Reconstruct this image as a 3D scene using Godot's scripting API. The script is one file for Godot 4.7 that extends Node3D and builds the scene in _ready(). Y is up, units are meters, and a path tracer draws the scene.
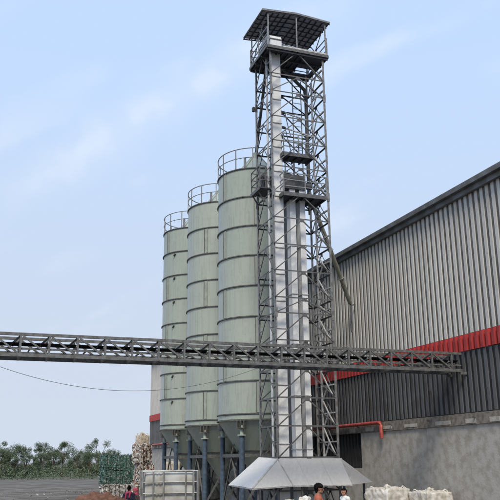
extends Node3D

const HC := 2.5                       # camera height above the yard
const CAM_X := Vector3(0.939, -0.010, 0.343)
const CAM_Y := Vector3(-0.083, 0.963, 0.258)
const CAM_Z := Vector3(-0.332, -0.271, 0.903)
var M := {}
var rng := RandomNumberGenerator.new()
var noise := FastNoiseLite.new()
var unit_box: BoxMesh
var l_cache := {}
var taken := {}

# ---------------------------------------------------------------- helpers
func at(px: float, py: float, depth: float) -> Vector3:   # a pixel of the photograph and a distance to a point
	var d := CAM_X * ((px - 250.0) / 748.2) + CAM_Y * ((250.0 - py) / 748.2) - CAM_Z
	return Vector3(0, HC, 0) + d * depth

func numbered(called: String) -> String:
	if not taken.has(called):
		taken[called] = 0
		return called
	taken[called] += 1
	return "%s_%03d" % [called, taken[called]]

func thing(called: String, label: String, category: String, pos := Vector3.ZERO, turn := 0.0, group := "") -> Node3D:
	var o := Node3D.new()
	o.name = numbered(called)
	add_child(o)
	o.position = pos
	o.rotation.y = turn
	o.set_meta("label", label)
	o.set_meta("category", category)
	if group != "":
		o.set_meta("group", group)
	return o

func part(parent: Node, called: String, mesh: Mesh, mat: Material, xf := Transform3D.IDENTITY) -> MeshInstance3D:
	var o := MeshInstance3D.new()
	o.name = called
	o.mesh = mesh
	o.material_override = mat
	o.transform = xf
	parent.add_child(o, true)
	return o

func frame_along(a: Vector3, b: Vector3, hint: Vector3) -> Basis:
	var y := (b - a).normalized()
	var h := hint
	if absf(y.dot(h)) > 0.98:
		h = Vector3(1, 0, 0) if absf(y.x) < 0.9 else Vector3(0, 0, 1)
	var x := (h - y * y.dot(h)).normalized()
	return Basis(x, y, x.cross(y))

# rectangular bar from a to b; w along hint, d across
func bar(parent: Node, called: String, a: Vector3, b: Vector3, w: float, d: float, mat: Material, hint := Vector3(0, 0, 1)) -> MeshInstance3D:
	var bs := frame_along(a, b, hint)
	bs = Basis(bs.x * w, bs.y * (b - a).length(), bs.z * d)
	return part(parent, called, unit_box, mat, Transform3D(bs, (a + b) / 2.0))

func boxm(parent: Node, called: String, lo: Vector3, hi: Vector3, mat: Material) -> MeshInstance3D:
	return part(parent, called, unit_box, mat, Transform3D(Basis.from_scale(hi - lo), (lo + hi) / 2.0))

func quad(st: SurfaceTool, a: Vector3, b: Vector3, c: Vector3, d: Vector3) -> void:
	for v in [a, b, c, a, c, d]:
		st.add_vertex(v)

func extrude_poly(pts: Array, len0: float, len1: float) -> ArrayMesh:   # closed 2-D outline (x,z) swept along y
	var st := SurfaceTool.new()
	st.begin(Mesh.PRIMITIVE_TRIANGLES)
	st.set_smooth_group(-1)
	var n := pts.size()
	for i in n:
		var p: Vector2 = pts[i]
		var q: Vector2 = pts[(i + 1) % n]
		quad(st, Vector3(p.x, len0, p.y), Vector3(p.x, len1, p.y), Vector3(q.x, len1, q.y), Vector3(q.x, len0, q.y))
	var tri := Geometry2D.triangulate_polygon(PackedVector2Array(pts))
	for k in range(0, tri.size(), 3):
		for y in [len0, len1]:
			for j in 3:
				var v: Vector2 = pts[tri[k + j]]
				st.add_vertex(Vector3(v.x, y, v.y))
	st.generate_normals()
	return st.commit()

# angle iron from a to b: leg width w, flange thickness t; one flange faces hint
func angle(parent: Node, called: String, a: Vector3, b: Vector3, w: float, mat: Material, hint := Vector3(0, 0, 1)) -> MeshInstance3D:
	var key := "%.3f" % w
	if not l_cache.has(key):
		var t := w * 0.14
		var h := w / 2.0
		l_cache[key] = extrude_poly([Vector2(-h, -h), Vector2(h, -h), Vector2(h, -h + t), Vector2(-h + t, -h + t), Vector2(-h + t, h), Vector2(-h, h)], -0.5, 0.5)
	var bs := frame_along(a, b, hint)
	# local x looks along hint; the flange of the L stands at -x/-z, so turn it to face hint
	bs = Basis(-bs.x, bs.y * (b - a).length(), -bs.z)
	return part(parent, called, l_cache[key], mat, Transform3D(bs, (a + b) / 2.0))

func tube_mesh(pts: PackedVector3Array, r: float, sides := 8, r_end := -1.0) -> ArrayMesh:
	var st := SurfaceTool.new()
	st.begin(Mesh.PRIMITIVE_TRIANGLES)
	st.set_smooth_group(1)
	var n := pts.size()
	var rings: Array = []
	for i in n:
		var t := (pts[mini(i + 1, n - 1)] - pts[maxi(i - 1, 0)]).normalized()
		var up := Vector3.UP if absf(t.y) < 0.9 else Vector3.RIGHT
		var u := t.cross(up).normalized()
		var v := u.cross(t)
		var rr := r if r_end < 0.0 else lerpf(r, r_end, float(i) / (n - 1))
		var ring := PackedVector3Array()
		for k in sides:
			var a := TAU * k / sides
			ring.append(pts[i] + (u * cos(a) + v * sin(a)) * rr)
		rings.append(ring)
	for i in n - 1:
		for k in sides:
			var k2 := (k + 1) % sides
			quad(st, rings[i][k], rings[i][k2], rings[i + 1][k2], rings[i + 1][k])
	st.set_smooth_group(2)
	for k in range(1, sides - 1):
		for v in [rings[0][0], rings[0][k + 1], rings[0][k]]:
			st.add_vertex(v)
		for v in [rings[n - 1][0], rings[n - 1][k], rings[n - 1][k + 1]]:
			st.add_vertex(v)
	st.generate_normals()
	return st.commit()

func tube(parent: Node, called: String, pts: Array, r: float, mat: Material, sides := 8, r_end := -1.0) -> MeshInstance3D:
	return part(parent, called, tube_mesh(PackedVector3Array(pts), r, sides, r_end), mat)

# profile of (radius, height) turned about y between two angles; wob bends plates a few millimetres
func lathe(prof: Array, a0: float, a1: float, segs: int, wob := 0.0, seed_off := 0.0) -> ArrayMesh:
	var st := SurfaceTool.new()
	st.begin(Mesh.PRIMITIVE_TRIANGLES)
	for i in prof.size() - 1:
		st.set_smooth_group(i if wob == 0.0 else 0)
		for k in segs:
			var q: Array = []
			for e in [[i, k], [i, k + 1], [i + 1, k + 1], [i + 1, k]]:
				var p: Vector2 = prof[e[0]]
				var a: float = lerpf(a0, a1, float(e[1]) / segs)
				var r := p.x
				if wob > 0.0:
					r += noise.get_noise_3d(cos(a) * 60.0 + seed_off, p.y * 45.0, sin(a) * 60.0) * wob
				q.append(Vector3(cos(a) * r, p.y, sin(a) * r))
			quad(st, q[0], q[3], q[2], q[1])
	st.generate_normals()
	return st.commit()

func noise_tex(freq: float, lo: Color, hi: Color, sd: int, size := 512, oct := 5, mid := 0.5, soft := 0.28) -> ImageTexture:
	var n := FastNoiseLite.new()
	n.seed = sd
	n.frequency = freq
	n.fractal_octaves = oct
	var im := n.get_seamless_image(size, size)
	im.convert(Image.FORMAT_RGBA8)
	for y in size:
		for x in size:
			var t := smoothstep(mid - soft, mid + soft, im.get_pixel(x, y).r)
			im.set_pixel(x, y, lo.lerp(hi, t))
	im.generate_mipmaps()
	return ImageTexture.create_from_image(im)

func streak_tex(sd: int, lo: Color, size := 512) -> ImageTexture:   # dirt and rain runs, drawn out downwards
	var n := FastNoiseLite.new()
	n.seed = sd
	n.frequency = 1.0
	n.fractal_octaves = 4
	var n2 := FastNoiseLite.new()
	n2.seed = sd + 1
	n2.frequency = 1.0
	n2.fractal_octaves = 5
	var im := Image.create(size, size, false, Image.FORMAT_RGB8)
	for y in size:
		var b := TAU * y / size
		for x in size:
			var a := TAU * x / size
			var run := n.get_noise_3d(cos(a) * 6.5, sin(a) * 6.5, sin(b) * 0.55 + cos(b) * 0.3)
			var fleck := n2.get_noise_3d(cos(a) * 3.0 + cos(b) * 3.0, sin(a) * 3.0, sin(b) * 3.0)
			var t := smoothstep(0.05, 0.45, run) * 0.75 + smoothstep(0.15, 0.5, fleck) * 0.4
			im.set_pixel(x, y, Color(1, 1, 1).lerp(lo, clampf(t, 0.0, 1.0)))
	im.generate_mipmaps()
	return ImageTexture.create_from_image(im)

func bump_tex(freq: float, sd: int, strength: float, size := 512) -> ImageTexture:
	var n := FastNoiseLite.new()
	n.seed = sd
	n.frequency = freq
	n.fractal_octaves = 4
	var im := n.get_seamless_image(size, size)
	im.convert(Image.FORMAT_RGBA8)
	im.bump_map_to_normal_map(strength)
	im.generate_mipmaps()
	return ImageTexture.create_from_image(im)

func mat(lin: Color, rough: float, metal := 0.0, tex: Texture2D = null, tiles := 0.5, nrm: Texture2D = null, nscale := 0.5, world := true) -> StandardMaterial3D:
	var m := StandardMaterial3D.new()
	m.albedo_color = lin.linear_to_srgb()
	m.roughness = rough
	m.metallic = metal
	if tex or nrm:
		m.uv1_triplanar = true
		m.uv1_world_triplanar = world
		m.uv1_scale = Vector3.ONE * tiles
	if tex:
		m.albedo_texture = tex
	if nrm:
		m.normal_enabled = true
		m.normal_texture = nrm
		m.normal_scale = nscale
	return m

func make_materials() -> void:
	var g := func(v: float) -> Color: return Color(v, v, v)
	var blotch := noise_tex(0.006, g.call(0.90), Color(1, 1, 1), 3)
	var speck := noise_tex(0.05, g.call(0.62), Color(1, 1, 1), 5, 512, 5, 0.42, 0.25)
	var rusty := noise_tex(0.012, Color(0.72, 0.60, 0.52), Color(1, 1, 1), 8, 512, 6, 0.34, 0.16)
	var dirt := noise_tex(0.010, Color(0.80, 0.77, 0.73), Color(1, 1, 1), 12, 512, 6, 0.45, 0.35)
	var gal := noise_tex(0.03, g.call(0.955), Color(1, 1, 1), 15, 512, 4, 0.5, 0.3)
	var sheetd := noise_tex(0.012, Color(0.88, 0.865, 0.845), Color(1, 1, 1), 41, 512, 6, 0.42, 0.35)
	var earth := noise_tex(0.008, Color(0.72, 0.68, 0.62), Color(1, 1, 1), 43, 1024, 8, 0.5, 0.35)
	var streak := streak_tex(31, Color(0.915, 0.905, 0.89))
	var ripple := bump_tex(0.010, 21, 6.0)
	var grain := bump_tex(0.06, 22, 5.0)
	M.silo = mat(Color(0.325, 0.365, 0.325), 0.30, 0.0, streak, 0.21, ripple, 0.12)
	M.silo2 = mat(Color(0.315, 0.36, 0.318), 0.32, 0.0, streak, 0.23, ripple, 0.12)
	M.silo3 = mat(Color(0.34, 0.378, 0.335), 0.29, 0.0, streak, 0.19, ripple, 0.12)
	M.flange = mat(Color(0.10, 0.105, 0.10), 0.6, 0.0, rusty, 0.7)
	M.seam = mat(Color(0.30, 0.33, 0.29), 0.55, 0.0, blotch, 0.6)
	M.leg_blue = mat(Color(0.065, 0.10, 0.15), 0.45, 0.0, dirt, 0.6)
	M.bracing = mat(Color(0.12, 0.125, 0.125), 0.6, 0.0, dirt, 0.9)
	M.steel = mat(Color(0.105, 0.108, 0.115), 0.5, 0.0, dirt, 0.8)
	M.steel_leg = mat(Color(0.20, 0.205, 0.215), 0.45, 0.2, dirt, 0.8)
	M.steel_pale = mat(Color(0.52, 0.53, 0.54), 0.45, 0.2, dirt, 0.8)
	M.rail = mat(Color(0.30, 0.31, 0.32), 0.45, 0.3, speck, 0.8)
	M.casing = mat(Color(0.66, 0.675, 0.70), 0.45, 0.0, gal, 0.55, ripple, 0.15)
	M.casing_old = mat(Color(0.61, 0.62, 0.64), 0.45, 0.0, gal, 0.5, ripple, 0.15)
	M.deck = mat(Color(0.06, 0.065, 0.09), 0.65, 0.0, speck, 0.8)
	M.roof_sheet = mat(Color(0.40, 0.42, 0.48), 0.6, 0.0, blotch, 0.5)
	M.roof_frame = mat(Color(0.045, 0.048, 0.062), 0.6, 0.0, speck, 0.7)
	M.conv = mat(Color(0.14, 0.145, 0.15), 0.5, 0.1, dirt, 0.9)
	M.belt = mat(Color(0.018, 0.018, 0.02), 0.75)
	M.canopy = mat(Color(0.56, 0.555, 0.55), 0.5, 0.0, gal, 0.4, ripple, 0.5)
	M.canopy2 = mat(Color(0.53, 0.52, 0.51), 0.5, 0.0, gal, 0.45, ripple, 0.5)
	M.clad = [mat(Color(0.55, 0.54, 0.515), 0.5, 0.0, streak, 0.11), mat(Color(0.52, 0.51, 0.49), 0.5, 0.0, streak, 0.13), mat(Color(0.58, 0.57, 0.545), 0.5, 0.0, streak, 0.09)]
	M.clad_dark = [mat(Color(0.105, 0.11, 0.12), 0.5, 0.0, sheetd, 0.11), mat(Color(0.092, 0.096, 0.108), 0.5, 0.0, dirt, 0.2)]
	M.valley_shade = mat(Color(0.13, 0.13, 0.128), 0.6, 0.0, dirt, 0.3)  # dark tone standing in for shade between the pale ribs
	M.red = mat(Color(0.40, 0.04, 0.04), 0.45, 0.0, dirt, 0.3)
	M.red_pipe = mat(Color(0.36, 0.06, 0.05), 0.45, 0.0, rusty, 0.5)
	M.fascia = mat(Color(0.15, 0.16, 0.175), 0.5, 0.1, dirt, 0.3)
	M.concrete = mat(Color(0.42, 0.40, 0.37), 0.85, 0.0, sheetd, 0.3, grain, 0.12)
	M.concrete2 = mat(Color(0.22, 0.20, 0.18), 0.85, 0.0, dirt, 0.6, grain, 0.15)
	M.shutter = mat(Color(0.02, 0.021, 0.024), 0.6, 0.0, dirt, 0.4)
	M.ground = mat(Color(0.135, 0.125, 0.112), 0.9, 0.0, earth, 0.037)
	M.soil = mat(Color(0.17, 0.085, 0.06), 0.95, 0.0, earth, 0.4)
	M.spout = mat(Color(0.30, 0.30, 0.25), 0.55, 0.0, dirt, 0.5)
	M.spout_dark = mat(Color(0.07, 0.075, 0.085), 0.55, 0.0, dirt, 0.5)
	M.cable = mat(Color(0.10, 0.10, 0.10), 0.7)
	M.black = mat(Color(0.02, 0.02, 0.022), 0.5)
	M.plastic = mat(Color(0.46, 0.47, 0.455), 0.35, 0.0, dirt, 0.45, ripple, 0.3)
	M.cage = mat(Color(0.30, 0.305, 0.30), 0.4, 0.4, dirt, 0.9)
	M.pallet = mat(Color(0.20, 0.15, 0.10), 0.85, 0.0, dirt, 0.9)
	M.bag = mat(Color(0.62, 0.61, 0.585), 0.75, 0.0, dirt, 0.7, grain, 0.4)
	M.bag2 = mat(Color(0.55, 0.49, 0.40), 0.8, 0.0, dirt, 0.6, grain, 0.4)
	M.bag_loop = mat(Color(0.60, 0.58, 0.53), 0.8)
	M.scrap = mat(Color(1, 1, 1), 0.6)
	M.scrap.vertex_color_use_as_albedo = true
	M.body = mat(Color(1, 1, 1), 0.75)
	M.body.vertex_color_use_as_albedo = true
	M.hair = mat(Color(0.008, 0.007, 0.007), 0.95)
	M.hair.metallic_specular = 0.15
	M.eye = mat(Color(0.02, 0.015, 0.012), 0.3)
	M.bark = mat(Color(0.10, 0.075, 0.055), 0.9)
	M.leaf = mat(Color(0.085, 0.115, 0.065), 0.7)
	M.leaf.backlight_enabled = true
	M.leaf.backlight = Color(0.12, 0.16, 0.06)
	M.lamp_glass = mat(Color(0.4, 0.42, 0.42), 0.15)
	M.scarf = mat(Color(0.36, 0.04, 0.09), 0.8)

func make_sky() -> void:
	var w := 1536
	var h := 768
	var im := Image.create(w, h, false, Image.FORMAT_RGB8)
	var n1 := FastNoiseLite.new()
	n1.seed = 11
	n1.frequency = 1.0
	n1.fractal_octaves = 5
	var n2 := FastNoiseLite.new()
	n2.seed = 29
	n2.frequency = 0.55
	n2.fractal_octaves = 3
	var top := Color(0.72, 0.82, 0.955)
	var midc := Color(0.725, 0.818, 0.945)
	var hor := Color(0.775, 0.812, 0.872)
	var s1 := at(112.0, 136.0, 1.0) - Vector3(0, HC, 0)
	var s2 := at(235.0, 62.0, 1.0) - Vector3(0, HC, 0)
	var sn := s1.cross(s2).normalized()
	var sm := ((s1 + s2) / 2.0).normalized()
	for y in h:
		var el := PI / 2.0 - (y + 0.5) / h * PI
		for x in w:
			var az := ((x + 0.5) / w - 0.5) * TAU
			var c: Color
			if el < 0.0:
				c = hor.lerp(Color(0.42, 0.41, 0.40), clampf(-el * 6.0, 0.0, 1.0))
			else:
				var t := clampf(el / 0.55, 0.0, 1.0)
				c = hor.lerp(midc, smoothstep(0.0, 1.0, t))
				c = c.lerp(top, smoothstep(0.45, 1.5, el))
				var d := Vector3(-sin(az) * cos(el), sin(el), cos(az) * cos(el))
				# thin high cloud drawn out along one wind direction
				var p := d / (d.y + 0.25)
				var q := Vector3(p.x * 0.9 + p.z * 1.5, 0.0, (p.z * 0.6 - p.x * 1.1) * 4.2)
				var cl := smoothstep(0.05, 0.55, n1.get_noise_3dv(q)) * smoothstep(-0.35, 0.35, n2.get_noise_3dv(p * 1.4))
				var off := d.dot(sn) + n2.get_noise_3dv(d * 14.0) * 0.012
				var band := exp(-pow(off / 0.027, 2.0)) * smoothstep(0.955, 0.995, d.dot(sm)) * (0.32 + 0.33 * smoothstep(-0.3, 0.4, n1.get_noise_3dv(d * 18.0)))
				cl = maxf(cl * 0.55, band)
				c = c.lerp(Color(0.885, 0.91, 0.95), cl * 0.75 * smoothstep(0.02, 0.25, el))
			im.set_pixel(x, y, c)
	var pm := PanoramaSkyMaterial.new()
	pm.panorama = ImageTexture.create_from_image(im)
	var sky := Sky.new()
	sky.sky_material = pm
	var env := Environment.new()
	env.background_mode = Environment.BG_SKY
	env.sky = sky
	env.tonemap_mode = Environment.TONE_MAPPER_LINEAR
	env.tonemap_exposure = 1.15
	env.sdfgi_enabled = true
	env.ssao_enabled = true
	env.ssil_enabled = true
	var we := WorldEnvironment.new()
	we.name = "world_environment"
	we.environment = env
	add_child(we)

# ---------------------------------------------------------------- warehouse
const WX := 17.5
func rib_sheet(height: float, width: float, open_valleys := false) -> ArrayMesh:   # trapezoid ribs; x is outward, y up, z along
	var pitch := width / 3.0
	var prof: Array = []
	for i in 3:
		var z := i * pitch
		if open_valleys:          # separate ribs; the dark sheet behind them paints in the valley shade
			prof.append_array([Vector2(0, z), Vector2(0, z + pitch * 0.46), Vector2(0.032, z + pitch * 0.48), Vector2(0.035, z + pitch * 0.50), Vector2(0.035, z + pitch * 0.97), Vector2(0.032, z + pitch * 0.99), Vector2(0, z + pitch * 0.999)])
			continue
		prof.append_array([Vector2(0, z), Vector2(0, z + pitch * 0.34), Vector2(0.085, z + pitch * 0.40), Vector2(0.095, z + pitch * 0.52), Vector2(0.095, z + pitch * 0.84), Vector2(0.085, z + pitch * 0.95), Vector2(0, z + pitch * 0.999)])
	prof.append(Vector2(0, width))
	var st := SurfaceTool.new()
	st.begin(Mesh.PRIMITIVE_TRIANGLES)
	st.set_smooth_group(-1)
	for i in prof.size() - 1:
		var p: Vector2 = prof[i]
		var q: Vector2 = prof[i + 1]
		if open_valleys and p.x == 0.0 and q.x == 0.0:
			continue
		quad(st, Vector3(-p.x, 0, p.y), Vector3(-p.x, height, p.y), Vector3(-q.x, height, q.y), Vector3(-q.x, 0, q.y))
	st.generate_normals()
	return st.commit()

func build_warehouse() -> void:
	var z0 := -78.0
	var z1 := -13.0
	var w := thing("warehouse", "long ribbed-metal warehouse, pale above a red band and charcoal below, behind the silos", "building", Vector3(WX, 0, z1))
	var L := z1 - z0
	# core walls (local: x 0 is the outer wall line, z runs from 0 to -L)
	boxm(w, "valley_shade_sheet", Vector3(0.03, 6.405, -L), Vector3(0.3, 12.55, 0), M.valley_shade)  # wall core coloured dark so the rib gaps look shaded
	boxm(w, "valley_shade_sheet", Vector3(0.03, 4.13, -L), Vector3(0.3, 6.40, 0), M.shutter)  # near-black here paints the shade into the lower rib gaps
	boxm(w, "end_wall", Vector3(0.301, 0, -L), Vector3(16, 12.5, -L + 0.3), M.clad[0])
	boxm(w, "end_wall", Vector3(0.301, 0, -0.3), Vector3(16, 12.5, 0), M.clad[0])
	boxm(w, "back_wall", Vector3(16.001, 0, -L), Vector3(16.3, 12.5, 0), M.clad[0])
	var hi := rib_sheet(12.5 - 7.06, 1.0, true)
	var band := rib_sheet(0.62, 1.0)
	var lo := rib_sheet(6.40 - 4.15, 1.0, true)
	for i in int(L):
		var z := -L + i
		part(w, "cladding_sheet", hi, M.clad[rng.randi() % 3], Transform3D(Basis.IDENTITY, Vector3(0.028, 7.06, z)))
		part(w, "red_band_sheet", band, M.red, Transform3D(Basis.IDENTITY, Vector3(0.015 - 0.004 * (i % 2), 6.42, z)))
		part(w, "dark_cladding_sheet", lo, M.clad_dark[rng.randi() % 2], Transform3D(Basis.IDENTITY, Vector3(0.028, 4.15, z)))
	# eave: gutter, fascia and roof
	boxm(w, "fascia", Vector3(-0.16, 12.38, -L - 0.2), Vector3(0.02, 12.62, 0.2), M.fascia)
	boxm(w, "gutter", Vector3(-0.32, 12.60, -L - 0.25), Vector3(-0.10, 12.80, 0.25), M.fascia)
	var st := SurfaceTool.new()
	st.begin(Mesh.PRIMITIVE_TRIANGLES)
	st.set_smooth_group(-1)
	var a := [Vector3(-0.10, 12.63, -L - 0.2), Vector3(8.15, 13.9, -L - 0.2), Vector3(16.4, 12.63, -L - 0.2)]
	var b := [Vector3(-0.10, 12.63, 0.2), Vector3(8.15, 13.9, 0.2), Vector3(16.4, 12.63, 0.2)]
	var up := Vector3(0, 0.12, 0)
	for i in 2:
		quad(st, a[i] + up, b[i] + up, b[i + 1] + up, a[i + 1] + up)
		quad(st, a[i], a[i + 1], b[i + 1], b[i])
	quad(st, a[0], b[0], b[0] + up, a[0] + up)
	for e in [a, b]:
		for i in 2:
			quad(st, e[i], e[i + 1], e[i + 1] + up, e[i] + up)
		st.add_vertex(e[0]); st.add_vertex(e[1]); st.add_vertex(e[2])
	st.generate_normals()
	part(w, "roof", st.commit(), M.fascia)
	# lower concrete wall with the dark shuttered opening; openings in z as local coordinates
	var oz1 := -32.6 - z1          # right jamb
	var oz0 := -38.5 - z1          # left jamb
	for e in [[oz1, 0.0, 7], [-L, oz0, 14]]:
		for k in e[2]:
			var za: float = lerpf(e[0], e[1], float(k) / e[2])
			var zb: float = lerpf(e[0], e[1], float(k + 1) / e[2])
			boxm(w, "concrete_panel", Vector3(0.03 + 0.004 * (k % 3), 0, za + (0.006 if k > 0 else 0.0)), Vector3(0.33, 3.70, zb - 0.006), M.concrete)
			if k > 0:
				boxm(w, "panel_joint", Vector3(0.05, 0, za - 0.006), Vector3(0.32, 3.69, za + 0.006), M.concrete2)
	boxm(w, "sill_wall", Vector3(0.03, 0, oz0), Vector3(0.33, 2.08, oz1), M.concrete)
	boxm(w, "lintel_beam", Vector3(-0.03, 3.704, -L), Vector3(0.33, 4.12, 0), M.concrete2)
	var zz := -L
	while zz < -1.0:               # uneven grout patches along the beam
		var ww := rng.randf_range(0.3, 1.1)
		boxm(w, "grout_patch", Vector3(-0.045, 3.74 + rng.randf() * 0.06, zz), Vector3(-0.02, 3.9 + rng.randf() * 0.08, zz + ww), M.concrete)
		zz += ww + rng.randf_range(0.4, 1.6)
	var leaf := rib_sheet(1.62, 1.0)
	for i in 6:
		part(w, "shutter_sheet", leaf, M.shutter, Transform3D(Basis.IDENTITY, Vector3(0.30, 2.083, oz0 + i)))
	boxm(w, "shutter_backing", Vector3(0.335, 2.0, oz0 - 0.2), Vector3(0.4, 3.9, oz1 + 0.2), M.shutter)
	tube(w, "red_pipe", [Vector3(-0.16, 4.08, -L - 0.6), Vector3(-0.16, 4.08, -L / 2), Vector3(-0.16, 4.08, -17.55), Vector3(-0.16, 4.06, -17.40), Vector3(-0.16, 3.95, -17.32), Vector3(-0.16, 3.4, -17.32)], 0.085, M.red_pipe, 10)
	for i in 22:
		var z := -1.6 - i * 3.0
		bar(w, "pipe_bracket", Vector3(-0.16, 3.99, z), Vector3(0.0, 3.93, z), 0.05, 0.05, M.bracing)

# ---------------------------------------------------------------- silos
func build_silo(pos: Vector3, label: String, seam_a: float, seam_b: float, first: int, lugs: bool) -> void:
	var s := thing("silo", label, "silo", pos, 0.0, "silos in a row beside the warehouse")
	var B := 2.065 + HC
	var R := 2.0
	# direction from the axis towards the camera's left limb, so that seams sit where they are seen
	var to_cam := Vector2(-pos.x, -pos.z).angle()          # angle in x/z
	for c in 8:
		var y0 := B + c * 1.5
		var off := seam_a if (c + first) % 2 == 0 else seam_b
		for k in 2:
			var a0 := to_cam + PI / 2.0 - deg_to_rad(off) + PI * k
			var prof: Array = []
			for j in 7:
				prof.append(Vector2(R, y0 + 0.02 + j * 1.46 / 6.0))
			var which: Material = [M.silo, M.silo2, M.silo3][rng.randi() % 3]
			part(s, "shell_plate", lathe(prof, a0, a0 + PI, 40, 0.012, pos.z * 7.0), which)
			var ca := Vector3(cos(a0), 0, sin(a0))
			bar(s, "seam_strip", ca * (R + 0.008) + Vector3(0, y0 + 0.05, 0), ca * (R + 0.008) + Vector3(0, y0 + 1.45, 0), 0.035, 0.16, M.seam, ca)
			for side in [-1.0, 1.0]:
				var cb := Vector3(cos(a0 + side * 0.05), 0, sin(a0 + side * 0.05))
				bar(s, "seam_flange", cb * (R + 0.015) + Vector3(0, y0 + 0.05, 0), cb * (R + 0.015) + Vector3(0, y0 + 1.45, 0), 0.05, 0.02, M.flange if side > 0 else M.seam, cb)
		if lugs and c < 7:
			var la := to_cam + PI / 2.0 - deg_to_rad(52.0)
			var cl := Vector3(cos(la), 0, sin(la))
			var tn := Vector3(-sin(la), 0, cos(la))
			bar(s, "lifting_lug", cl * (R + 0.05) + tn * 0.06 + Vector3(0, y0 + 1.22, 0), cl * (R + 0.05) - tn * 0.05 + Vector3(0, y0 + 1.36, 0), 0.12, 0.05, M.flange, cl)
	# bolted ring flanges, one at each joint
	for c in 9:
		var y := B + c * 1.5
		part(s, "ring_flange", lathe([Vector2(R - 0.02, y - 0.024), Vector2(R + 0.06, y - 0.024), Vector2(R + 0.06, y + 0.024), Vector2(R - 0.02, y + 0.024)], 0, TAU, 96), M.flange)
	# skirt band under the lowest ring, then hopper
	part(s, "skirt_band", lathe([Vector2(R + 0.01, B - 0.04), Vector2(R + 0.01, B - 0.24)], 0, TAU, 96), M.silo2)
	part(s, "ring_flange", lathe([Vector2(R - 0.05, B - 0.24), Vector2(R + 0.065, B - 0.26), Vector2(R + 0.065, B - 0.31), Vector2(R - 0.05, B - 0.31)], 0, TAU, 96), M.flange)
	var hb := B - 0.31
	var hp := part(s, "hopper", lathe([Vector2(R - 0.03, hb), Vector2(1.1, hb - 1.33), Vector2(0.24, hb - 2.58)], 0, TAU, 64), M.silo2)
	part(hp, "hopper_seam", lathe([Vector2(1.09, hb - 1.29), Vector2(1.15, hb - 1.31), Vector2(1.12, hb - 1.37), Vector2(1.06, hb - 1.38)], 0, TAU, 64), M.flange)
	part(s, "outlet_gate", lathe([Vector2(0.0, hb - 2.56), Vector2(0.36, hb - 2.56), Vector2(0.36, hb - 2.66), Vector2(0.22, hb - 2.66), Vector2(0.22, hb - 2.9), Vector2(0.0, hb - 2.9)], 0, TAU, 24), M.bracing)
	# conical roof with a manhole and a filter
	var T := B + 12.0
	var rf := part(s, "roof", lathe([Vector2(R - 0.01, T + 0.03), Vector2(1.3, T + 0.05), Vector2(0.22, T + 1.40), Vector2(0.22, T + 1.6), Vector2(0.0, T + 1.61)], 0, TAU, 64), M.silo2)
	for k in 8:
		var a := TAU * k / 8 + 0.2
		var ca := Vector3(cos(a), 0, sin(a))
		bar(rf, "roof_rib", ca * 0.24 + Vector3(0, T + 1.40, 0), ca * 1.29 + Vector3(0, T + 0.09, 0), 0.05, 0.05, M.seam, Vector3.UP)
	# guard rail
	for e in [[1.08, 0.026], [0.58, 0.022]]:
		var yy: float = T + e[0]
		var rr: float = e[1]
		var prof2: Array = []
		for j in 9:
			var t := TAU * j / 8.0
			prof2.append(Vector2(R + 0.02 + cos(t) * rr, yy + sin(t) * rr))
		part(s, "guard_rail", lathe(prof2, 0, TAU, 96), M.rail)
	for k in 14:
		var a := TAU * k / 14.0 + 0.13 + pos.z
		var ca := Vector3(cos(a), 0, sin(a)) * (R + 0.02)
		bar(s, "rail_post", ca + Vector3(0, T + 0.0, 0), ca + Vector3(0, T + 1.08, 0), 0.045, 0.045, M.rail, ca.normalized())
	for k in [0, 5, 9]:       # pipework and lids on the roof
		var a: float = TAU * k / 14.0 + 2.3
		var ca := Vector3(cos(a), 0, sin(a)) * 1.6
		tube(s, "roof_vent", [ca + Vector3(0, T + 0.04, 0), ca + Vector3(0, T + 0.75, 0)], 0.07, M.rail)
	# legs on the four corners of a square
	for sx in [-1.0, 1.0]:
		for sz in [-1.0, 1.0]:
			var p := Vector3(sx * 1.414, 0, sz * 1.414)
			var n := p.normalized()
			var tn := Vector3(-n.z, 0, n.x)
			var lg := tube(s, "leg", [p + Vector3(0, 0.02, 0), p + Vector3(0, B - 0.98, 0)], 0.125, M.leg_blue, 20)
			boxm(lg, "base_plate", p + Vector3(-0.24, 0.0, -0.24), p + Vector3(0.24, 0.03, 0.24), M.bracing)
			part(lg, "collar", lathe([Vector2(0.0, B - 0.98), Vector2(0.21, B - 0.98), Vector2(0.21, B - 0.93), Vector2(0.0, B - 0.93)], 0, TAU, 20), M.silo2, Transform3D(Basis.IDENTITY, p))
			tube(lg, "neck", [p + Vector3(0, B - 0.93, 0), p + Vector3(0, B - 0.52, 0)], 0.09, M.silo2, 16)
			for q in [-1.0, 0.0, 1.0]:
				var g0: Vector3 = p + n * 0.06 + tn * q * 0.16
				bar(lg, "gusset", g0 + Vector3(0, B - 0.62, 0), g0 + Vector3(0, B - 0.315, 0), 0.26, 0.03, M.bracing, n)
			bar(lg, "bracket_plate", p + n * 0.06 + tn * -0.22 + Vector3(0, B - 0.64, 0), p + n * 0.06 + tn * 0.22 + Vector3(0, B - 0.64, 0), 0.3, 0.035, M.bracing, n)
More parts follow.
